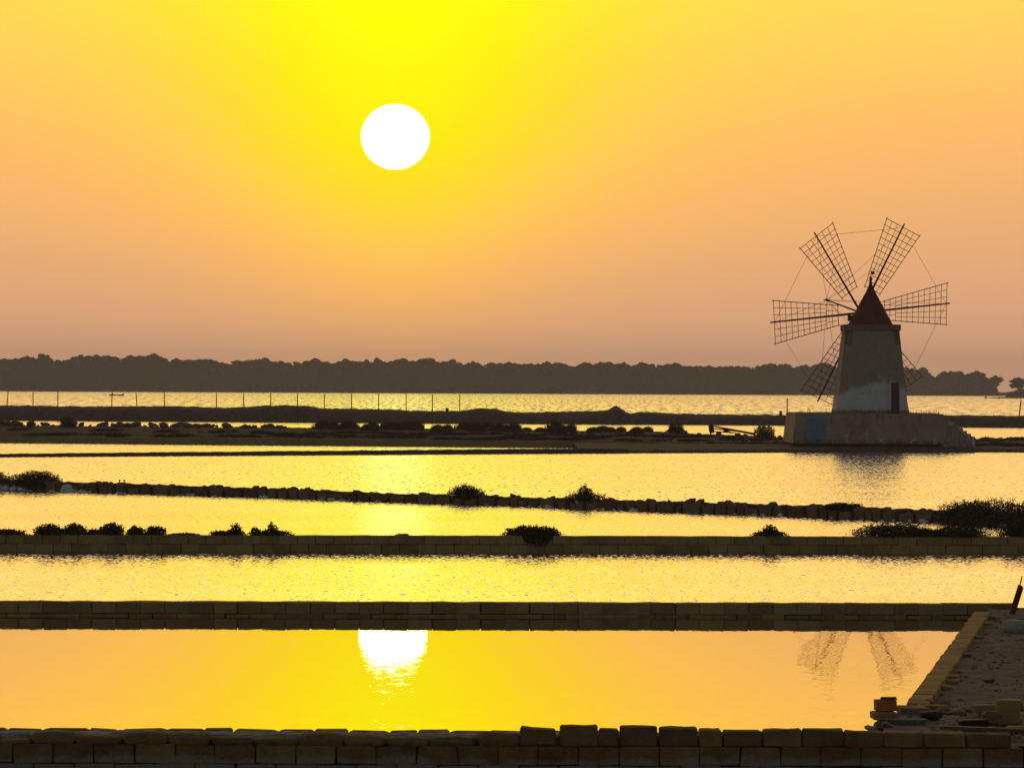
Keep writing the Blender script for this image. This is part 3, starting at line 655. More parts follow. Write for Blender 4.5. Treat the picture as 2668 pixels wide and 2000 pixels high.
plat = obj('platform', from_bm('platform', bm), M['base'], mill, (0, 0, pz0 - mo.z))
# blue door in the platform
dxa, dxb = (2104 - 1334) / sc_, (2152 - 1334) / sc_; dz0 = pz0 + .12; dz1 = dp(2128, 1088, YP).z
bm = bmesh.new(); nb = 6
for i in range(nb):
    a_ = dxa + (dxb - dxa) * i / nb; b_ = dxa + (dxb - dxa) * (i + 1) / nb
    bm_box(bm, ((a_ + b_) / 2 - mo.x, YP + .10 - mo.y, (dz0 + dz1) / 2 - pz0), ((b_ - a_) - .012, .09, dz1 - dz0), Matrix.Rotation(-.115, 3, 'X'))
obj('door', from_bm('door', bm), M['blue'], plat)
bm = bmesh.new()
for cx, sx, cz, sz in ((dxa - .06, .10, (dz0 + dz1) / 2, dz1 - dz0 + .1), (dxb + .06, .10, (dz0 + dz1) / 2, dz1 - dz0 + .1)): bm_box(bm, (cx - mo.x, YP + .10 - mo.y, cz - pz0), (sx, .07, sz), Matrix.Rotation(-.115, 3, 'X'))
bm_box(bm, ((dxa + dxb) / 2 - mo.x, YP + .2 - mo.y, dz1 + .05 - pz0), (dxb - dxa + .24, .09, .10)); obj('door_frame', from_bm('door_frame', bm), M['base'], plat)
# steps down the right side
stair = obj('staircase', None, None, mill); stair.empty_display_size = .2
nst = 8
for i in range(nst):
    xa_ = xr1 - .06 + (2545 - 2461) / sc_ * i / nst; xb_ = xr1 - .06 + (2545 - 2461) / sc_ * (i + 1) / nst; zt = pz1 - .22 - i * .205
    bm = bmesh.new(); bm_box(bm, ((xa_ + xb_) / 2 - mo.x, YP + 1.0 - mo.y, (zt + pz0 - .3) / 2 - mo.z), (xb_ - xa_ - .004, 1.5, zt - pz0 + .3)); bmesh.ops.bevel(bm, geom=list(bm.edges), offset=.015, segments=1, affect='EDGES')
    obj('step', from_bm('step', bm), M['base'], stair)
# tower: square with broad chamfers, tapering, recesses under the cornice
def octo(bm, w_, ch, z):
    h_ = w_ / 2; c_ = ch
    return [bm.verts.new(p + (z,)) for p in [(-h_ + c_, -h_), (h_ - c_, -h_), (h_, -h_ + c_), (h_, h_ - c_), (h_ - c_, h_), (-h_ + c_, h_), (-h_, h_ - c_), (-h_, -h_ + c_)]]
zr0, zr1 = 8.70, 9.16; HT = zr0 - pz1
bm = bmesh.new(); rings = []
lev = [0, .25, 1, 2, 3, 4, 5, HT - .92, HT]
for z in lev:
    u = z / HT; w_ = 5.22 + (3.93 - 5.22) * u + (.14 * (1 - z / .5) if z < .5 else 0); rings.append(octo(bm, w_, w_ * .135, z))
niche = []
for a_, b_, z in zip(rings, rings[1:], lev):
    for i in range(8):
        f = bm.faces.new([a_[i], a_[(i + 1) % 8], b_[(i + 1) % 8], b_[i]])
        if z > HT - 1 and i % 2 == 1: niche.append(f)
bm.faces.new(rings[-1]); bm.faces.ensure_lookup_table()
r_ = bmesh.ops.inset_individual(bm, faces=niche, thickness=.045, use_even_offset=True)
for f in niche:
    nn = f.normal.copy(); nn.z = 0
    if nn.length < .1: f.normal_update(); nn = f.normal.copy()
    for v in f.verts: v.co -= nn.normalized() * .28
tower = obj('tower', from_bm('tower', bm), M['tower'], mill)
# doorway on the tower's right
w0 = 5.2; dxc = (2080 + 1392 / 5.53 - 1334) / F * 257.5 - mo.x
bm = bmesh.new(); bm_box(bm, (dxc, -2.50, 1.06), (.60, .5, 2.2), Matrix.Rotation(-.105, 3, 'X')); 
obj('door', from_bm('door', bm), M['darkdoor'], tower)
bm = bmesh.new()
for s_ in (-1, 1): bm_box(bm, (dxc + s_ * .36, -2.53, 1.08), (.11, .5, 2.25), Matrix.Rotation(-.105, 3, 'X'))
bm_box(bm, (dxc, -2.41, 2.24), (.85, .5, .13), Matrix.Rotation(-.105, 3, 'X')); obj('door_frame', from_bm('door_frame', bm), M['tower'], tower)
bm = bmesh.new(); w_ = 4.10
a_ = octo(bm, w_, w_ * .12, zr0 - pz1 - .002); b_ = octo(bm, w_ + .04, w_ * .12, zr1 - pz1)
for i in range(8): bm.faces.new([a_[i], a_[(i + 1) % 8], b_[(i + 1) % 8], b_[i]])
bm.faces.new(b_); bm.faces.new(a_[::-1])
bmesh.ops.bevel(bm, geom=list(bm.edges), offset=.025, segments=1, affect='EDGES')
obj('cornice', from_bm('cornice', bm), M['cornice'], mill)
# roof, slightly bell-shaped, with finial and vane
prof = [(1.64, 0), (1.60, .08), (1.18, .86), (.72, 1.72), (.34, 2.42), (.20, 2.72), (.13, 2.92), (.10, 3.15)]
bm = bmesh.new(); S_ = 40; rg = []
for r_, z in prof: rg.append([bm.verts.new((r_ * math.cos(6.2832 * i / S_), r_ * math.sin(6.2832 * i / S_), zr1 - pz1 + z)) for i in range(S_)])
for a_, b_ in zip(rg, rg[1:]):
    for i in range(S_): bm.faces.new([a_[i], a_[(i + 1) % S_], b_[(i + 1) % S_], b_[i]])
bm.faces.new(rg[-1]); roof = obj('roof', from_bm('roof', bm, True), M['roof'], mill)
zt = zr1 - pz1
bm = bmesh.new(); bm_tube(bm, (0, 0, zt + 3.1), (0, 0, zt + 3.56), .085, .075, 10); bm_tube(bm, (0, 0, zt + 3.30), (0, 0, zt + 3.42), .11, .11, 10); obj('finial', from_bm('finial', bm), M['roof'], roof)
bm = bmesh.new(); bm_tube(bm, (0, 0, zt + 3.5), (.03, 0, zt + 4.0), .012, .012, 6)
vv = [(.0, zt + 3.70), (.33, zt + 3.68), (.26, zt + 3.79), (.33, zt + 3.90), (.02, zt + 3.92)]
f1 = [bm.verts.new((x, -.012, z)) for x, z in vv]; f2 = [bm.verts.new((x, .012, z)) for x, z in vv]
bm.faces.new(f1); bm.faces.new(f2[::-1])
for i in range(5): bm.faces.new([f1[i], f1[(i + 1) % 5], f2[(i + 1) % 5], f2[i]])
obj('weather_vane', from_bm('weather_vane', bm), M['iron'], roof)
bm = bmesh.new(); bm_box(bm, (-1.38, .25, zt + .48), (.5, .5, .42)); obj('brake_box', from_bm('brake_box', bm), M['iron'], roof)
# windshaft, nose and sails
nv = Vector((-.345, .92, .18)).normalized(); e1 = Vector((nv.y, -nv.x, 0)).normalized(); e2 = e1.cross(nv).normalized()
if e2.z < 0: e2 = -e2
hub = dp(2244, 815, 261.9) - mo; RS = 258 / F * 262
bm = bmesh.new(); bm_tube(bm, hub - nv * 2.6, hub + nv * .5, .16, .15, 12); bm_tube(bm, hub - nv * .22, hub + nv * .22, .26, .26, 12); obj('windshaft', from_bm('windshaft', bm), M['iron'], mill)
nose = hub + nv * (210 / F * 262)
bm = bmesh.new(); bm_tube(bm, hub + nv * .3, nose, .075, .05, 8); bm_tube(bm, nose - nv * .12, nose + nv * .16, .10, .09, 8); bm_box(bm, nose, (.5, .07, .07)); obj('nose_pole', from_bm('nose_pole', bm), M['iron'], mill)
def bar_mesh(p, q, t_=.04):
    bm = bmesh.new(); bm_tube(bm, p, q, t_ * .5, t_ * .5, 4); return put(from_bm('lattice_bar', bm), M['lattice'])
r0_, r1_ = .257 * RS, .96 * RS; nb = 12
hw = lambda r: RS * (.10 + (.218 - .10) * (r - r0_) / (r1_ - r0_))
bars = []
for i in range(nb):
    r = r0_ + (r1_ - r0_) * i / (nb - 1); ex = .05; bars.append(bar_mesh((r, -hw(r) - ex, 0), (r, hw(r) + ex, 0), .05 if i in (0, nb - 1) else .042))
rk = r0_ + (r1_ - r0_) * 2 / (nb - 1)
for s_ in (-1, 1):
    bars.append(bar_mesh((r0_ - .1, s_ * hw(r0_ - .1), 0), (r1_ + .12, s_ * hw(r1_ + .12), 0), .06))
    for fr in (1 / 3, 2 / 3): bars.append(bar_mesh((rk, s_ * hw(rk) * fr, 0), (r1_, s_ * hw(r1_) * fr, 0)))
    bars.append(bar_mesh((r0_, s_ * hw(r0_) * .5, 0), (rk, s_ * hw(rk) * .5, 0)))
bm = bmesh.new(); bm_tube(bm, (.1, 0, -.05), (RS, 0, -.05), .09, .055, 8); bm_tube(bm, (.9, 0, -.05), (1.05, 0, -.05), .10, .10, 8); spar = put(from_bm('sail', bm), M['iron'])
tips = []; TH0 = 6.3
for k in range(6):
    th = rad(TH0 + 60 * k); er = e1 * math.cos(th) + e2 * math.sin(th); et = -e1 * math.sin(th) + e2 * math.cos(th); en = er.cross(et)
    tw = rad(4); et2 = et * math.cos(tw) + en * math.sin(tw); en2 = er.cross(et2)
    s_ = obj('sail', spar, None, mill); s_.matrix_local = Matrix(((er.x, et2.x, en2.x, hub.x), (er.y, et2.y, en2.y, hub.y), (er.z, et2.z, en2.z, hub.z), (0, 0, 0, 1)))
    for b_ in bars: obj('lattice_bar', b_, None, s_)
    tips.append(hub + er * RS * .955)
for k in range(6):
    for a_, b_ in ((tips[k], tips[(k + 1) % 6]), (tips[k], nose), (hub + (tips[k] - hub) * .62, nose)):
        bm = bmesh.new(); bm_tube(bm, a_, b_, .012, .012, 4); obj('stay_cable', from_bm('stay_cable', bm), M['lattice'], mill)
# things about the tower's foot
c = dp(2356, 1069, 257.6); o = obj('red_bucket', None, None); bpy.data.objects.remove(o)

# wooden frame lying left of the mill
P = IL.px(1900); fy = P.y + 12.6
fr = empty('timber_frame', dp(1905, 1130, fy)); tag(fr, 'old timber frame with a drum end lying on the island scrub', 'timber'); fo = fr.location
def fp(px, py, dy=0): return dp(px, py, fy + dy) - fo
bm = bmesh.new(); ca_ = fp(1853, 1117); bm_tube(bm, ca_ + Vector((-.12, 0, -.02)), ca_ + Vector((.14, .05, .02)), .33, .33, 16); obj('drum', from_bm('drum', bm), M['iron'], fr)
for (a_, b_, r0, r1) in [((1858, 1110), (1968, 1131), .06, .10), ((1856, 1116), (1930, 1124), .05, .05), ((1856, 1123.5), (1918, 1127.5), .045, .045), ((1885, 1121), (1905, 1127), .07, .07), ((1851, 1120), (1852, 1130), .06, .06)]:
    bm = bmesh.new(); bm_tube(bm, fp(*a_), fp(*b_), r0, r1, 7); obj('beam', from_bm('beam', bm), M['iron'], fr)

# ------------------------------------------------------------------ posts on the far dike
def post(px, ytop, ybase, label, group=None, r=.062, lean=0, off=3.6):
    P = FL.px(px); Y = P.y + off; a = dp(px, ybase, Y); b = dp(px + lean, ytop, Y); a.z -= .25
    bm = bmesh.new(); d_ = b - a
    bm_tube(bm, (0, 0, 0), d_, r, r * .9, 8)
    for v in bm.verts: v.co += Vector((noise.noise(v.co * 2 + a) * .01, 0, 0))
    o = obj('fence_post', from_bm('fence_post', bm), M['wood'], None, a); return tag(o, label, 'post', group)
PL = 'thin upright wooden post in the long row on the dike'; PG = 'posts in a row on the far dike'
for px, yt, ln in [(18, 1020, 3), (86, 1021, 0), (151, 1020, 0), (291, 1022, 1), (428, 1021, 0), (564, 1023, 0), (635, 1023, 0), (705.5, 1023.7, 0), (775, 1024, 0), (845, 1025, 0), (916, 1025, 0), (986.5, 1025, 0), (1058, 1025, 0), (1126.5, 1027, 0), (1198, 1027, 0)]:
    post(px, yt, lerp_list(ftop, px) + 1, PL, PG, lean=ln)
post(357.5, 1023, 1059, 'thin wooden post leaning over in the row on the dike', lean=-3)
post(2051, 1037, 1081, 'lone thick wooden post on the dike left of the windmill', r=.075)
post(2655, 1042, 1084, 'lone leaning wooden post on the dike right of the windmill', lean=5, r=.075)
P = FL.px(2034); o = obj('standing_stone', put(stone_mesh(303, 2, .2), M['stone']), None, None, dp(2034, 1076, P.y + 3.4), (0, 0, 0), (.45, .4, .75)); tag(o, 'pointed stone standing on the dike beside a lone post', 'stone')
P = FL.px(1165); c = dp(1165, 1068, P.y + 3.6); worn_block('stump', c, (.36, .3, .5), .1, M['wood'], 'short square stump on the dike near the last row post', 'stump', seed=31)

# ------------------------------------------------------------------ plants
def bush(loc, rx, ry, h, n, leaf, label, group, seed, sprigs=0, droop=None, lumps=None, m='leaf', name='bush', stemm='stem'):
    h *= .88; n = int(n * 1.5); leaf *= .82
    r = random.Random(seed); e = empty(name, loc); tag(e, label, 'bush', group); V = []; Fc = []
    lumps = lumps or [(0, 0, 1, 1)]
    tot = sum(l_[2] for l_ in lumps)
    def leafq(p, s, up=.3):
        d_ = Vector((r.gauss(0, 1), r.gauss(0, 1), r.gauss(0, 1) + up)).normalized(); t_ = d_.orthogonal().normalized()
        t_ = (Matrix.Rotation(r.uniform(0, 6.28), 3, d_) @ t_) * s * .42; i = len(V)
        V.extend([p - d_ * s * .5, p + t_, p + d_ * s * .5, p - t_]); Fc.append((i, i + 1, i + 2, i + 3))
    for (lx, ly, lw, lh) in lumps:
        of = Vector((r.uniform(0, 90), r.uniform(0, 90), 0))
        for i in range(int(n * lw / tot)):
            a = r.uniform(0, 6.2832); ct = r.random() ** .8; s_ = math.sqrt(1 - ct * ct); rr_ = r.random() ** .38
            u = Vector((math.cos(a) * s_, math.sin(a) * s_, ct)); k_ = 1 + .30 * noise.noise(u * 2.6 + of) + .16 * noise.noise(u * 7 + of)
            u = u * rr_ * k_; leafq(Vector((lx * rx + u.x * rx * lw, ly * ry + u.y * ry * lw, u.z * h * lh)), leaf * r.uniform(.7, 1.3))
    if droop:
        for i in range(int(n * .3)):
            a = r.uniform(0, 6.28); q = math.sqrt(r.random()); leafq(Vector((droop[0] + math.cos(a) * q * droop[2], -ry * .8 - r.random() * .12 + droop[4], -r.random() ** 1.2 * droop[3] * (1 - .8 * q * q) + .04)), leaf, -.4)
    stems = bmesh.new()
    for i in range(6):
        a = r.uniform(0, 6.28); bm_tube(stems, (math.cos(a) * rx * .08, math.sin(a) * ry * .08, -.06), (math.cos(a) * rx * .55, math.sin(a) * ry * .55, h * r.uniform(.35, .6)), .018, .006, 4)
    for i in range(sprigs):
        lx, ly, lw, lh = r.choice(lumps); x = lx * rx + r.uniform(-.8, .8) * rx * lw; q = 1 - ((x - lx * rx) / (rx * lw)) ** 2
        p = Vector((x, ly * ry + r.uniform(-.4, .4) * ry, h * lh * math.sqrt(max(.05, q)) * .8)); d_ = Vector((r.gauss(.1, .35) + .4 * (x - lx * rx) / rx, r.gauss(0, .3), 1)).normalized(); ln = r.uniform(.15, .42) * min(h, .8)
        bm_tube(stems, (p.x * .3, p.y * .3, -.04), p, .012, .008, 4); bm_tube(stems, p - d_ * .02, p + d_ * ln, .008, .004, 4)
        for j in range(14):
            t_ = r.uniform(.25, 1.05); leafq(p + d_ * ln * t_ + Vector((r.gauss(0, 1), r.gauss(0, 1), r.gauss(0, 1))) * leaf * .55, leaf * r.uniform(.6, 1.0))
    obj('foliage', mesh('foliage', V, Fc), M[m], e); obj('stems', from_bm('stems', stems), M[stemm], e); return e
# on the two-course wall
def b3(xa, xb, yt, label, group=None, n=2600, seed=0, sprigs=10, lumps=None, droop=None, leaf=.05, dy=.45, ry=.5):
    c = W3.px((xa + xb) / 2); Y = c.y + dy; base = dp((xa + xb) / 2, 1000, Y); rx = (xb - xa) / 2 * Y / F; zt = dp((xa + xb) / 2, yt, Y).z
    return bush((base.x, Y, .43), rx, min(ry, rx * .9), zt - .43, n, leaf, label, group, seed, sprigs, droop, lumps)
G3 = 'bushes along the two-course wall'
b3(-60, 76, 1376, 'low sprawling bush on the two-course wall, beside a rounded bush', G3, 2000, 1, 8)
b3(90, 172, 1364, 'rounded dense bush, first in the run along the two-course wall', G3, 2600, 2, 8)
b3(162, 232, 1363, 'ragged bush hanging over the two-course wall between denser bushes', G3, 2200, 3, 8, droop=(0, 0, .28, .22, .1))
b3(222, 272, 1376, 'small low bush between taller bushes on the two-course wall', G3, 900, 4, 5)
b3(258, 328, 1361, 'spiky upright bush in the run along the two-course wall', G3, 1800, 5, 24)
b3(330, 380, 1369, 'low spreading bush with bent sprigs on the two-course wall', G3, 1300, 6, 12)
b3(374, 440, 1370, 'loose feathery bush ending the run on the two-course wall', G3, 1100, 7, 22)
b3(432, 530, 1387, 'creeping low mat of leaves on the two-course wall', G3, 900, 8, 2, leaf=.04)
b3(546, 645, 1371, 'bush with one tall sprig on the two-course wall', G3, 1700, 9, 9, lumps=[(0, 0, 1, .7), (.45, 0, .35, 1.5)])
b3(652, 770, 1371, 'broad bush with two tall sprigs on the two-course wall', G3, 2000, 10, 9, lumps=[(0, 0, 1, .75), (.0, 0, .3, 1.6), (-.75, 0, .3, 1.0)])
b3(1028, 1072, 1389, 'tiny tuft of leaves on the bare stretch of the two-course wall', G3, 350, 11, 2, leaf=.04)
b3(1313, 1466, 1367, 'domed bush spilling down the face of the two-course wall', G3, 5200, 12, 26, droop=(.12, 0, .42, .36, .02))
b3(1958, 2056, 1370, 'small peaked bush on the two-course wall near the big domes', G3, 2000, 13, 14, lumps=[(0, 0, 1, .7), (0, 0, .5, 1.2)])
b3(2222, 2455, 1359, 'largest domed bush on the two-course wall, beside a lower dome', G3, 7500, 14, 26, lumps=[(-.1, 0, .9, 1), (.55, 0, .5, .6)], ry=.7)
b3(2390, 2585, 1366, 'lower domed bush beside the largest dome on the two-course wall', G3, 6000, 15, 22, lumps=[(.1, 0, .85, 1), (-.6, 0, .45, .6)], ry=.7)
b3(2600, 2760, 1352, 'dense bush hiding the end of the two-course wall', G3, 5000, 16, 18)
# on the rubble wall
def b4_(xa, xb, yt, label, n, seed, sprigs, zb=.3, leaf=.055, lumps=None, dy=.45, ry=.7, droop=None):
    c = W4.px((xa + xb) / 2); Y = c.y + dy; base = dp((xa + xb) / 2, 1000, Y); rx = (xb - xa) / 2 * Y / F; zt = dp((xa + xb) / 2, yt, Y).z
    return bush((base.x, Y, zb), rx, min(ry, rx * .9), zt - zb, n, leaf, label, 'bushes on the rubble wall', seed, sprigs, droop, lumps)
b4_(-70, 40, 1226, 'dark bush at the start of the rubble wall above foam', 2200, 21, 6)
b4_(20, 170, 1225, 'broad low bush covering the rubble wall above the foam drifts', 5500, 22, 14, droop=(0, 0, .9, .25, -.05))
b4_(1160, 1278, 1260, 'loose twiggy bush on the rubble wall above rippled pond', 3200, 23, 30, lumps=[(0, 0, 1, .75), (-.1, 0, .6, 1.05)], droop=(.15, 0, .7, .2, .05))
b4_(1466, 1586, 1270, 'spiky open bush with a high sprig on the rubble wall', 2400, 24, 30, lumps=[(0, 0, 1, .7), (.0, 0, .35, 1.35)])
b4_(2138, 2262, 1308, 'flat-topped bush on the rubble wall near its large thicket', 3200, 25, 10)
b4_(2422, 2610, 1298, 'large dark thicket swallowing the rubble wall', 7000, 26, 24, lumps=[(.15, 0, 1, 1)], zb=.05, dy=.2, ry=1.0)
b4_(2490, 2780, 1296, 'long dark thicket beyond the large one on the rubble wall', 9000, 27, 26, zb=.05, dy=.2, ry=1.0)
# island scrub
def bi(xa, xb, yt, off, label, n, seed, sprigs, group=None, leaf=.12, m='leaf', ry=1.0, zb=None, lumps=None):
    c = IL.px((xa + xb) / 2); Y = c.y + off; z = zb if zb is not None else lerp_list(prof_i(c.x)[1:], off) - .05; base = dp((xa + xb) / 2, 1000, Y); rx = (xb - xa) / 2 * Y / F; zt = dp((xa + xb) / 2, yt, Y).z
    return bush((base.x, Y, z), rx, min(ry, rx * .9), max(.2, zt - z), n, leaf, label, group, seed, sprigs, None, lumps, m)
bi(155, 194, 1084, 12, 'solitary round bush among the island rubble', 1500, 41, 8, leaf=.10)
bi(1738, 1786, 1100, 12, 'conical bush on the island near the timber frame', 1300, 42, 8)
bi(1962, 2024, 1106, 10, 'spiky rounded bush between timber frame and windmill platform', 2200, 43, 40, leaf=.09)
bi(2328, 2412, 1143, .6, 'dark bush hanging over the quay below the windmill', 2600, 44, 10, leaf=.09, zb=.15)
bi(2545, 2600, 1138, 9, 'leafy scrub right of the windmill steps', 1500, 45, 14, leaf=.09)
bi(2610, 2720, 1138, 8, 'scrub at the island end beyond the windmill steps', 2200, 46, 16, leaf=.09)
bi(2560, 2640, 1156, 1.5, 'low dark scrub on the shore below the windmill steps', 1500, 47, 6, leaf=.09, zb=.15)
SL = 'low dark scrub patch on the island behind the quay'; SG = 'low scrub patches on the island'
for i, (a, b, yt) in enumerate([(20, 90, 1117), (230, 330, 1121), (400, 470, 1122), (540, 640, 1124), (640, 720, 1121), (690, 790, 1126), (780, 880, 1124), (860, 960, 1122), (940, 1060, 1124), (1040, 1150, 1126), (1130, 1240, 1126), (1220, 1330, 1127), (1310, 1420, 1128), (1400, 1500, 1128), (1480, 1600, 1130), (1580, 1690, 1131), (1670, 1780, 1131), (1770, 1880, 1134), (1860, 1960, 1138), (1940, 2060, 1142)]):
    bi(a, b, yt, R.uniform(4, 7), SL, 900, 60 + i, 3, SG, leaf=.13)
for i in range(24):
    a = 40 + 82 * i + R.uniform(-25, 25); bi(a, a + R.uniform(70, 130), lerp_list(qtop, a) - R.uniform(5, 9), R.uniform(1.6, 3.4), SL, 800, 400 + i, 2, SG, leaf=.12)
# tall dry grass tufts
def tuft(px, yt, off, seed, wpx, label, group):
    r = random.Random(seed); c = IL.px(px); Y = c.y + off; base = dp(px, 1000, Y); z = lerp_list(prof_i(c.x)[1:], off) - .05; zt = dp(px, yt, Y).z; h = zt - z; V = []; Fc = []; rx = wpx / 2 * Y / F
    for i in range(650):
        p = Vector((max(-1, min(1, r.gauss(0, .42))) * rx * .9, max(-.4, min(.4, r.gauss(0, .25))), 0)); hh = h * r.uniform(.45, 1.05) * (1 - .3 * min(1, abs(p.x / rx)) ** 2); ln = Vector((r.gauss(.08, .16), r.gauss(0, .15), 1)) * hh; w_ = r.uniform(.014, .03); k_ = len(V)
        mid = p + ln * .55; mid.x -= .03 * hh
        V.extend([p + Vector((-w_, 0, 0)), p + Vector((w_, 0, 0)), mid + Vector((w_ * .8, 0, 0)), mid + Vector((-w_ * .8, 0, 0)), p + ln]); Fc += [(k_, k_ + 1, k_ + 2, k_ + 3), (k_ + 3, k_ + 2, k_ + 4)]
    o = obj('grass_tuft', mesh('grass_tuft', V, Fc), M['dry'], None, (base.x, Y, z)); return tag(o, label, 'grass', group)
for i, (px, yt, w_) in enumerate([(842, 1094, 60), (868, 1097, 40), (902, 1095, 50), (920, 1099, 40), (962, 1100, 46), (972, 1097, 30), (1012, 1097, 60), (1035, 1100, 44), (1062, 1095, 60), (1085, 1094, 44), (1140, 1104, 40), (1166, 1104, 40), (1212, 1098, 60), (1240, 1097, 50), (1270, 1097, 56), (1302, 1099, 60), (1336, 1098, 50), (1372, 1112, 30), (1408, 1112, 30), (1446, 1094, 56), (1468, 1106, 30), (1488, 1103, 34), (1545, 1111, 40), (1570, 1107, 44), (1590, 1111, 30), (1618, 1110, 30), (1660, 1110, 40), (1688, 1110, 30)]):
    tuft(px, yt, R.uniform(9, 13), 300 + i, w_, 'tall dry brown grass tuft on the island behind the scrub', 'dry grass tufts on the island')
# thin weeds on dike crest and platform: too many to count
V = []; Fc = []
def weed(p, h, r):
    k_ = len(V); d_ = Vector((r.gauss(0, .25), r.gauss(0, .2), 1)) * h; w_ = .013
    V.extend([p + Vector((-w_, 0, 0)), p + Vector((w_, 0, 0)), p + d_]); Fc.append((k_, k_ + 1, k_ + 2))
for i in range(1500):
    px = R.uniform(-60, 2720); P = FL.px(px); pr = prof_f(P.x); o_ = R.uniform(3.2, 5.5); weed(Vector((P.x, P.y + o_, lerp_list(pr, o_) - .08)), R.choice((.2, .25, .3, .35, .5)) * R.uniform(.8, 1.2), R)
for px, yt in [(1395, 1064), (1542, 1051), (1756, 1058), (1767, 1053), (1785, 1058), (2009, 1056), (2013, 1060), (1268, 1048), (815, 1050), (1472, 1062)]:
    P = FL.px(px); a = dp(px, lerp_list(ftop, px) + 2, P.y + 4); b = dp(px + R.uniform(-3, 3), yt, P.y + 4); k_ = len(V); V.extend([a + Vector((-.02, 0, 0)), a + Vector((.02, 0, 0)), b]); Fc.append((k_, k_ + 1, k_ + 2))
o = obj('weeds', mesh('weeds', V, Fc), M['dry']); tag(o, 'thin dry weeds along the crest of the earth dike', 'weeds', kind='stuff')
V = []; Fc = []
for i in range(300):
    x = R.uniform(xl1, xr1); weed(Vector((x, YP + R.uniform(.3, 2.2), pz1 - .04)), R.choice((.1, .15, .2, .45)) * R.uniform(.7, 1.2), R)
for i in range(240):
    x = R.uniform(xl0, xr0); weed(Vector((x, YP - R.uniform(.05, .6), .6)), R.choice((.12, .2, .28)), R)
o = obj('weeds', mesh('weeds', V, Fc), M['dry']); tag(o, 'thin weeds along the top edge of the windmill platform', 'weeds', kind='stuff')

# ------------------------------------------------------------------ boat on the lagoon
bc = gp(304, 1030.4, 0); boat = empty('rowing_boat', (bc.x, bc.y, 0)); tag(boat, 'small dark rowing boat on the lagoon behind the posts', 'boat')
bl = 5.9; st_ = []
bm = bmesh.new()
for i in range(13):
    u = -1 + 2 * i / 12; w_ = .75 * (1 - abs(u) ** 2.6) + .03; sh = .42 + .22 * u * u + (.18 if u > .8 else 0)
    st_.append([bm.verts.new((u * bl / 2, y * w_, z)) for y, z in ((-1, sh), (-.85, .12), (0, -.15), (.85, .12), (1, sh), (.86, sh), (0, .05), (-.86, sh))])
for a_, b_ in zip(st_, st_[1:]):
    for j in range(8): bm.faces.new([a_[j], b_[j], b_[(j + 1) % 8], a_[(j + 1) % 8]])
bm.faces.new(st_[0]); bm.faces.new(st_[-1][::-1]); obj('hull', from_bm('hull', bm), M['iron'], boat)
for x in (-1.6, .2, 1.6):
    bm = bmesh.new(); bm_box(bm, (x, 0, .30), (.25, 1.1, .04)); obj('thwart', from_bm('thwart', bm), M['wood'], boat)
# seated person, one skinned body
me = bpy.data.meshes.new('person')
J = [(0, 0, .34, .17), (.02, 0, .62, .18), (.04, 0, .84, .19), (.05, 0, .97, .07), (.06, 0, 1.12, .115), (.06, 0, 1.22, .10),
     (.06, -.2, .84, .07), (.22, -.26, .62, .055), (.42, -.2, .58, .045), (.06, .2, .84, .07), (.22, .26, .62, .055), (.42, .2, .58, .045),
     (.38, -.14, .40, .085), (.46, -.14, .12, .055), (.38, .14, .40, .085), (.46, .14, .12, .055)]
me.from_pydata([j[:3] for j in J], [(0, 1), (1, 2), (2, 3), (3, 4), (4, 5), (2, 6), (6, 7), (7, 8), (2, 9), (9, 10), (10, 11), (0, 12), (12, 13), (0, 14), (14, 15)], [])
me.materials.append(M['cloth']); po = obj('person', me, None, None, (bc.x - 1.7, bc.y, .02)); tag(po, 'person in dark clothing seated in the stern of the rowing boat', 'person')
sk = po.modifiers.new('Skin', 'SKIN')
if not me.skin_vertices: 
    bpy.context.view_layer.objects.active = po; po.select_set(True); bpy.ops.object.modifier_remove(modifier='Skin'); bpy.ops.object.modifier_add(type='SKIN')
for sv, j in zip(me.skin_vertices[0].data, J): sv.radius = (j[3], j[3])
me.skin_vertices[0].data[0].use_root = True
sb = po.modifiers.new('Subdivision', 'SUBSURF'); sb.levels = 1; sb.render_levels = 1

# ------------------------------------------------------------------ the far shore
YS = 2210.0
prof_w = [(-500, 938), (0, 932), (50, 933), (68, 926), (95, 931), (110, 920.7), (134, 935), (171, 934), (195, 928), (211, 924), (228, 926), (252, 924), (281, 926), (301, 929), (319, 933), (340, 925), (362, 926), (401, 920.7), (427, 932), (439, 942), (460, 933), (488, 936), (545, 935), (570, 940), (602, 947), (614, 939), (647, 938), (687, 932), (712, 937), (722, 945), (732, 940), (753, 944), (822, 933), (838, 941), (875, 942), (895, 933), (924, 938), (945, 941), (957, 935), (967, 941), (983, 931.7), (1008, 945), (1018, 939), (1050, 933), (1083, 939), (1097, 934), (1120, 932), (1144, 943), (1156, 940), (1179, 935), (1201, 943), (1233, 941), (1258, 947), (1284, 943), (1323, 942), (1343, 946), (1388, 947), (1425, 941), (1441, 947), (1453, 943), (1502, 952), (1524, 943), (1547, 946), (1563, 942), (1587, 942), (1600, 947), (1624, 944), (1644, 949), (1669, 943), (1697, 947), (1722, 950), (1758, 944), (1787, 953), (1900, 952), (1950, 954), (1990, 949), (2008, 946), (2045, 947), (2072, 951.5), (2100, 950), (2150, 943), (2170, 950), (2300, 952), (2355, 957), (2383, 960), (2400, 957), (2410, 957), (2420, 970), (2433, 981.5), (2443, 978), (2461, 967), (2498, 967), (2525, 973), (2546, 966), (2566, 978), (2576, 990), (2600, 1000), (2612, 1012), (3300, 1014)]
def zs(px, py, Y): return dp(px, py, Y).z
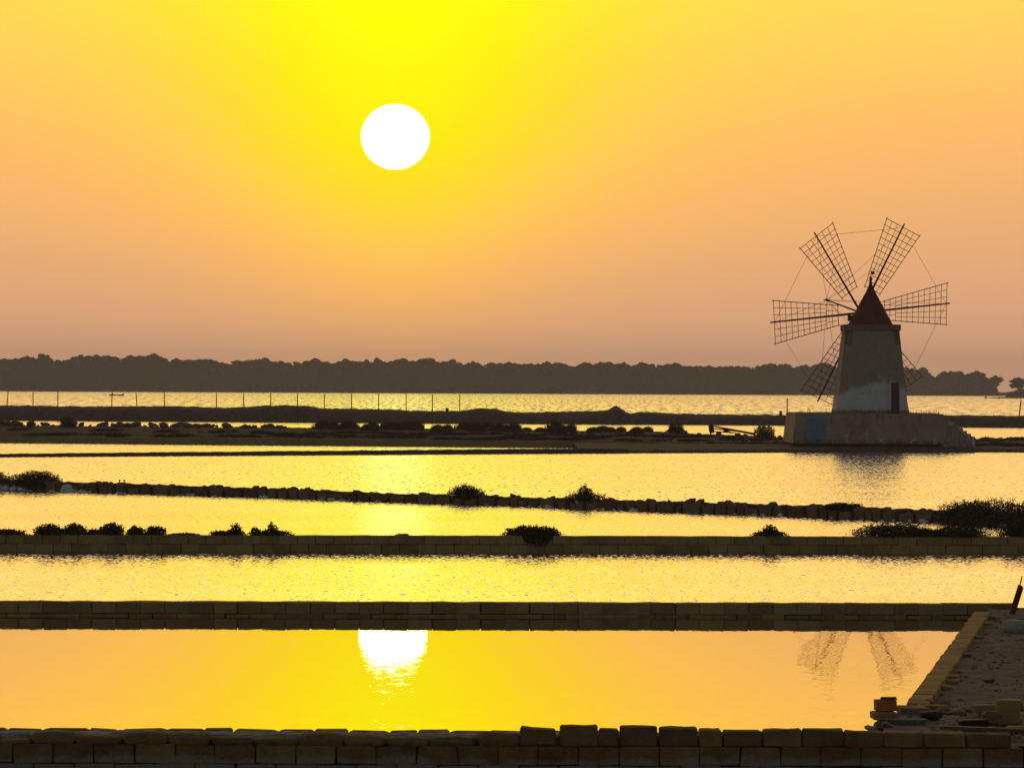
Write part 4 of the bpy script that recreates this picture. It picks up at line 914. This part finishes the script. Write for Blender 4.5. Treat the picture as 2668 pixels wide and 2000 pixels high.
# land under the wood
V = [(-1100, YS - 8, -.5), (1100, YS - 8, -.5), (1100, YS, .9), (-1100, YS, .9), (1100, YS + 260, 2), (-1100, YS + 260, 2)]
o = obj('far_shore', mesh('far_shore', V, [(0, 1, 2, 3), (3, 2, 4, 5)]), M['earth']); o['kind'] = 'structure'
# the wood that reads as one mass: packed crowns with leaf clumps
V = []; Fc = []
ico = bmesh.new(); bmesh.ops.create_icosphere(ico, subdivisions=1, radius=1); iv = [v.co.copy() for v in ico.verts]; ifc = [[v.index for v in f.verts] for f in ico.faces]; ico.free()
def crown(c, rx, rz, r, clumps=26, cs=.9):
    k_ = len(V); of = Vector((r.uniform(0, 99), r.uniform(0, 99), 0))
    for q in iv: s_ = .84 * (1 + .3 * noise.noise(q * 1.7 + of)); V.append(c + Vector((q.x * rx * s_, q.y * rx * s_, q.z * rz * s_)))
    Fc.extend([tuple(k_ + i for i in f) for f in ifc])
    for i in range(clumps):
        a = r.uniform(0, 6.28); z = r.uniform(-.3, 1); s_ = math.sqrt(1 - z * z); q = Vector((math.cos(a) * s_, math.sin(a) * s_, z)); p = c + Vector((q.x * rx, q.y * rx, q.z * rz)) * (.82 + .2 * r.random()) * (1 + .2 * noise.noise(q * 1.7 + of))
        d_ = Vector((r.gauss(0, 1), r.gauss(0, 1), r.gauss(0, 1))).normalized(); t_ = d_.orthogonal() * cs * r.uniform(.4, .9); d_ = d_ * cs * r.uniform(.5, 1.1); k2 = len(V)
        V.extend([p - d_, p + t_, p + d_, p - t_]); Fc.append((k2, k2 + 1, k2 + 2, k2 + 3))
rw = random.Random(5)
for i in range(1500):
    px = rw.uniform(-500, 2590); Y = YS + rw.random() ** .7 * 60; ytop = lerp_list(prof_w, px) + 4 + rw.random() ** 1.3 * 22
    zt = zs(px, ytop, Y); rx = rw.uniform(2.2, 4.6); rz = rx * rw.uniform(.6, .95); c = dp(px, 1000, Y); c.z = zt - rz; crown(c, rx, rz, rw, 22)
for i in range(700):
    px = rw.uniform(-500, 2640); Y = YS + rw.random() * 5; zt = rw.uniform(2.5, 7); rx = rw.uniform(2.5, 4.5); c = dp(px, 1000, Y); c.z = max(.3, zt - rx * .8)
    if zs(px, lerp_list(prof_w, px) + 6, Y) > zt: crown(c, rx, rx * .8, rw, 18)
for i in range(900):
    px = rw.uniform(-500, 2575); Y = YS + 10 + rw.random() * 14; zt = zs(px, lerp_list(prof_w, px) + rw.random() * 7, Y); rx = rw.uniform(.9, 2.2); rz = rx * rw.uniform(.7, 1.2); c = dp(px, 1000, Y); c.z = zt - rz; crown(c, rx, rz, rw, 16, .7)
# dense undergrowth inside
n_ = 420
k0 = len(V)
for i in range(n_):
    px = -560 + 3160 * i / (n_ - 1)
    for Y, dy_ in ((YS + 1, None), (YS + 8, 16), (YS + 60, 13), (YS + 75, None)):
        c = dp(px, 1000, Y); c.z = .3 if dy_ is None else max(.6, zs(px, lerp_list(prof_w, px) + dy_, Y) + rw.uniform(-.5, .5)); V.append(c)
Fc += [(k0 + i * 4 + j, k0 + (i + 1) * 4 + j, k0 + (i + 1) * 4 + j + 1, k0 + i * 4 + j + 1) for i in range(n_ - 1) for j in range(3)]
o = obj('far_wood', mesh('far_wood', V, Fc), M['wood_far']); tag(o, 'hazy belt of woodland along the far shore of the lagoon', 'wood', kind='stuff')
# trees that stand out of it
def tree_meshes(seed, umbrella):
    global V, Fc
    r = random.Random(seed); V = []; Fc = []
    nl = 8
    for i in range(nl):
        a = 6.28 * i / nl + r.uniform(-.5, .5); q = r.uniform(.2, .6); z = r.uniform(.45, .7) if umbrella else r.uniform(.25, .7)
        crown(Vector((math.cos(a) * q, math.sin(a) * q, z)), r.uniform(.25, .45), r.uniform(.14, .24), r, 40, .075)
    crown(Vector((r.uniform(-.2, .2), 0, .75)), .42, .24, r, 50, .075); crown(Vector((0, 0, .4)), .6, .35, r, 30, .075)
    cm = put(mesh('crown', V, Fc), M['wood_far']); bm = bmesh.new(); bm_tube(bm, (0, 0, -1), (.03, 0, .1), .05, .038, 7); bm_tube(bm, (.03, 0, .08), (0, 0, .75), .038, .015, 7)
    for i in range(5):
        a = 6.28 * i / 5 + r.random(); bm_tube(bm, (.02, 0, .2 + .08 * i), (math.cos(a) * .45, math.sin(a) * .45, .6 + .05 * i), .02, .008, 5)
    return cm, put(from_bm('trunk', bm), M['stem'])
TM = [tree_meshes(700 + i, i % 3 == 0) for i in range(8)]
def tree(px, ytop, wpx, label, group, Y=None, hfac=None, name='tree', sink=0.0):
    Y = Y or YS + 12 + R.random() * 10; zt = zs(px, ytop, Y); rx = wpx / 2 * Y / F; h = hfac or max(rx * 1.2, 4.2); cm, tm = R.choice(TM); c = dp(px, 1000, Y)
    e = empty(name, (c.x, Y, zt - h), R.uniform(0, 6)); tag(e, label, 'tree', group)
    obj('crown', cm, None, e, scale=(rx, rx, h)); obj('trunk', tm, None, e, scale=(rx, rx, h)); return e
TL = 'distant crowned tree rising above the woodland on the far shore'; TG = 'trees standing out of the far wood'
for px, y, w_ in [(66, 926, 40), (110, 920, 46), (195, 928, 34), (210, 923, 26), (228, 925, 34), (252, 923, 44), (281, 924.5, 44), (301, 928, 26), (340, 924, 40), (362, 925, 34), (401, 920, 64), (425, 931, 34), (460, 932, 40), (488, 936, 30), (520, 934, 34), (545, 934, 40), (614, 938, 30), (647, 937, 44), (687, 931, 64), (732, 939, 34), (820, 932, 40), (850, 940, 40), (897, 933, 46), (955, 935, 24), (983, 931, 40), (1018, 939, 24), (1050, 932.5, 50), (1075, 938, 30), (1097, 933.5, 28), (1120, 931, 50), (1156, 940, 30), (1179, 934, 34), (1233, 940.5, 40), (1284, 943, 24), (1323, 942, 34), (1385, 946, 40), (1425, 940.5, 50), (1453, 943, 34), (1524, 942.5, 40), (1563, 941.5, 34), (1587, 941.5, 30), (1624, 943, 24), (1669, 942.5, 40), (1697, 946, 24), (1758, 943.5, 36), (1845, 951, 40), (1905, 952, 40), (1990, 948, 34), (2008, 945.5, 30), (2046, 946.5, 40), (2100, 949, 40), (2150, 942.5, 50), (2360, 956, 50), (2404, 956, 44)]:
    tree(px, y, w_, TL, TG)
for px, y, w_ in [(2461, 966, 46), (2498, 966, 44), (2546, 965.5, 56), (2522, 973, 40)]:
    tree(px, y, w_, 'far rounded tree at the end of the woodland near the gap', 'trees at the end of the far wood', hfac=7)
tree(2592, 977, 52, 'far pine with drooping boughs at the woodland gap', None, hfac=9, name='pine_tree')
# islet with pines, nearer on the right
ic = gp(2652, 1037, 0); V = []; n_ = 24
for i in range(n_):
    px = 2598 + (2900 - 2598) * i / (n_ - 1); P = gp(px, 1037.3, 0); h = .25 + .9 * min(1, i / 8)
    for o_, z_ in ((0, -.4), (1, h * .5), (14, h * 1.2), (30, h), (40, -.4)): V.append(P + Vector((0, o_, z_)))
o = obj('islet', mesh('islet', V, [(i * 5 + j, (i + 1) * 5 + j, (i + 1) * 5 + j + 1, i * 5 + j + 1) for i in range(n_ - 1) for j in range(4)]), M['earth']); o['kind'] = 'structure'
tree(2653, 982, 66, 'large dark pine on the low islet by the far shore', None, Y=ic.y + 18, hfac=6.5, name='pine_tree')
tree(2700, 990, 60, 'second dark pine on the low islet beside the larger one', None, Y=ic.y + 22, hfac=6, name='pine_tree')
V = []; Fc = []; rw = random.Random(9)
for i in range(40):
    px = rw.uniform(2634, 2760); Y = ic.y + rw.uniform(8, 26); c = dp(px, 1000, Y); rx = rw.uniform(1.5, 2.6); c.z = rw.uniform(.6, max(.8, min(4.2, 1 + (px - 2630) * .09))); crown(c, rx, rx * .7, rw, 24, .6)
o = obj('islet_scrub', mesh('islet_scrub', V, Fc), M['wood_far']); tag(o, 'low dark scrub under the pines on the islet', 'scrub', kind='stuff')
for px, yb, yt, ww, lab in [(2568.5, 1038, 1032.5, 4.5, 'dark marker standing in the lagoon left of the islet'), (2603, 1038, 1034.5, 6, 'dark low block at the tip of the islet spit')]:
    P = gp(px, yb, 0); h = dp(px, yt, P.y).z; worn_block('channel_marker', (P.x, P.y, h / 2 - .15), (ww * P.y / F, .8, h + .3), 0, M['iron'], lab, 'marker', seed=int(px), jit=.06, bev=.1)

# ------------------------------------------------------------------ haze
bm = bmesh.new(); bm_box(bm, (0, 1210, 12.85), (2760, 2780, 30.3)); hz = obj('haze', from_bm('haze', bm)); 
m = bpy.data.materials.new('haze'); m.use_nodes = True; m.node_tree.nodes.clear()
pv = m.node_tree.nodes.new('ShaderNodeVolumePrincipled'); mo_ = m.node_tree.nodes.new('ShaderNodeOutputMaterial'); m.node_tree.links.new(pv.outputs[0], mo_.inputs['Volume'])
pv.inputs['Density'].default_value = 2.4e-4; pv.inputs['Color'].default_value = (.93, .88, .98, 1); pv.inputs['Anisotropy'].default_value = .1
hz.data.materials.append(m); tag(hz, 'thin warm evening haze over the salt ponds and lagoon', 'haze', kind='stuff'); hz.display_type = 'WIRE'
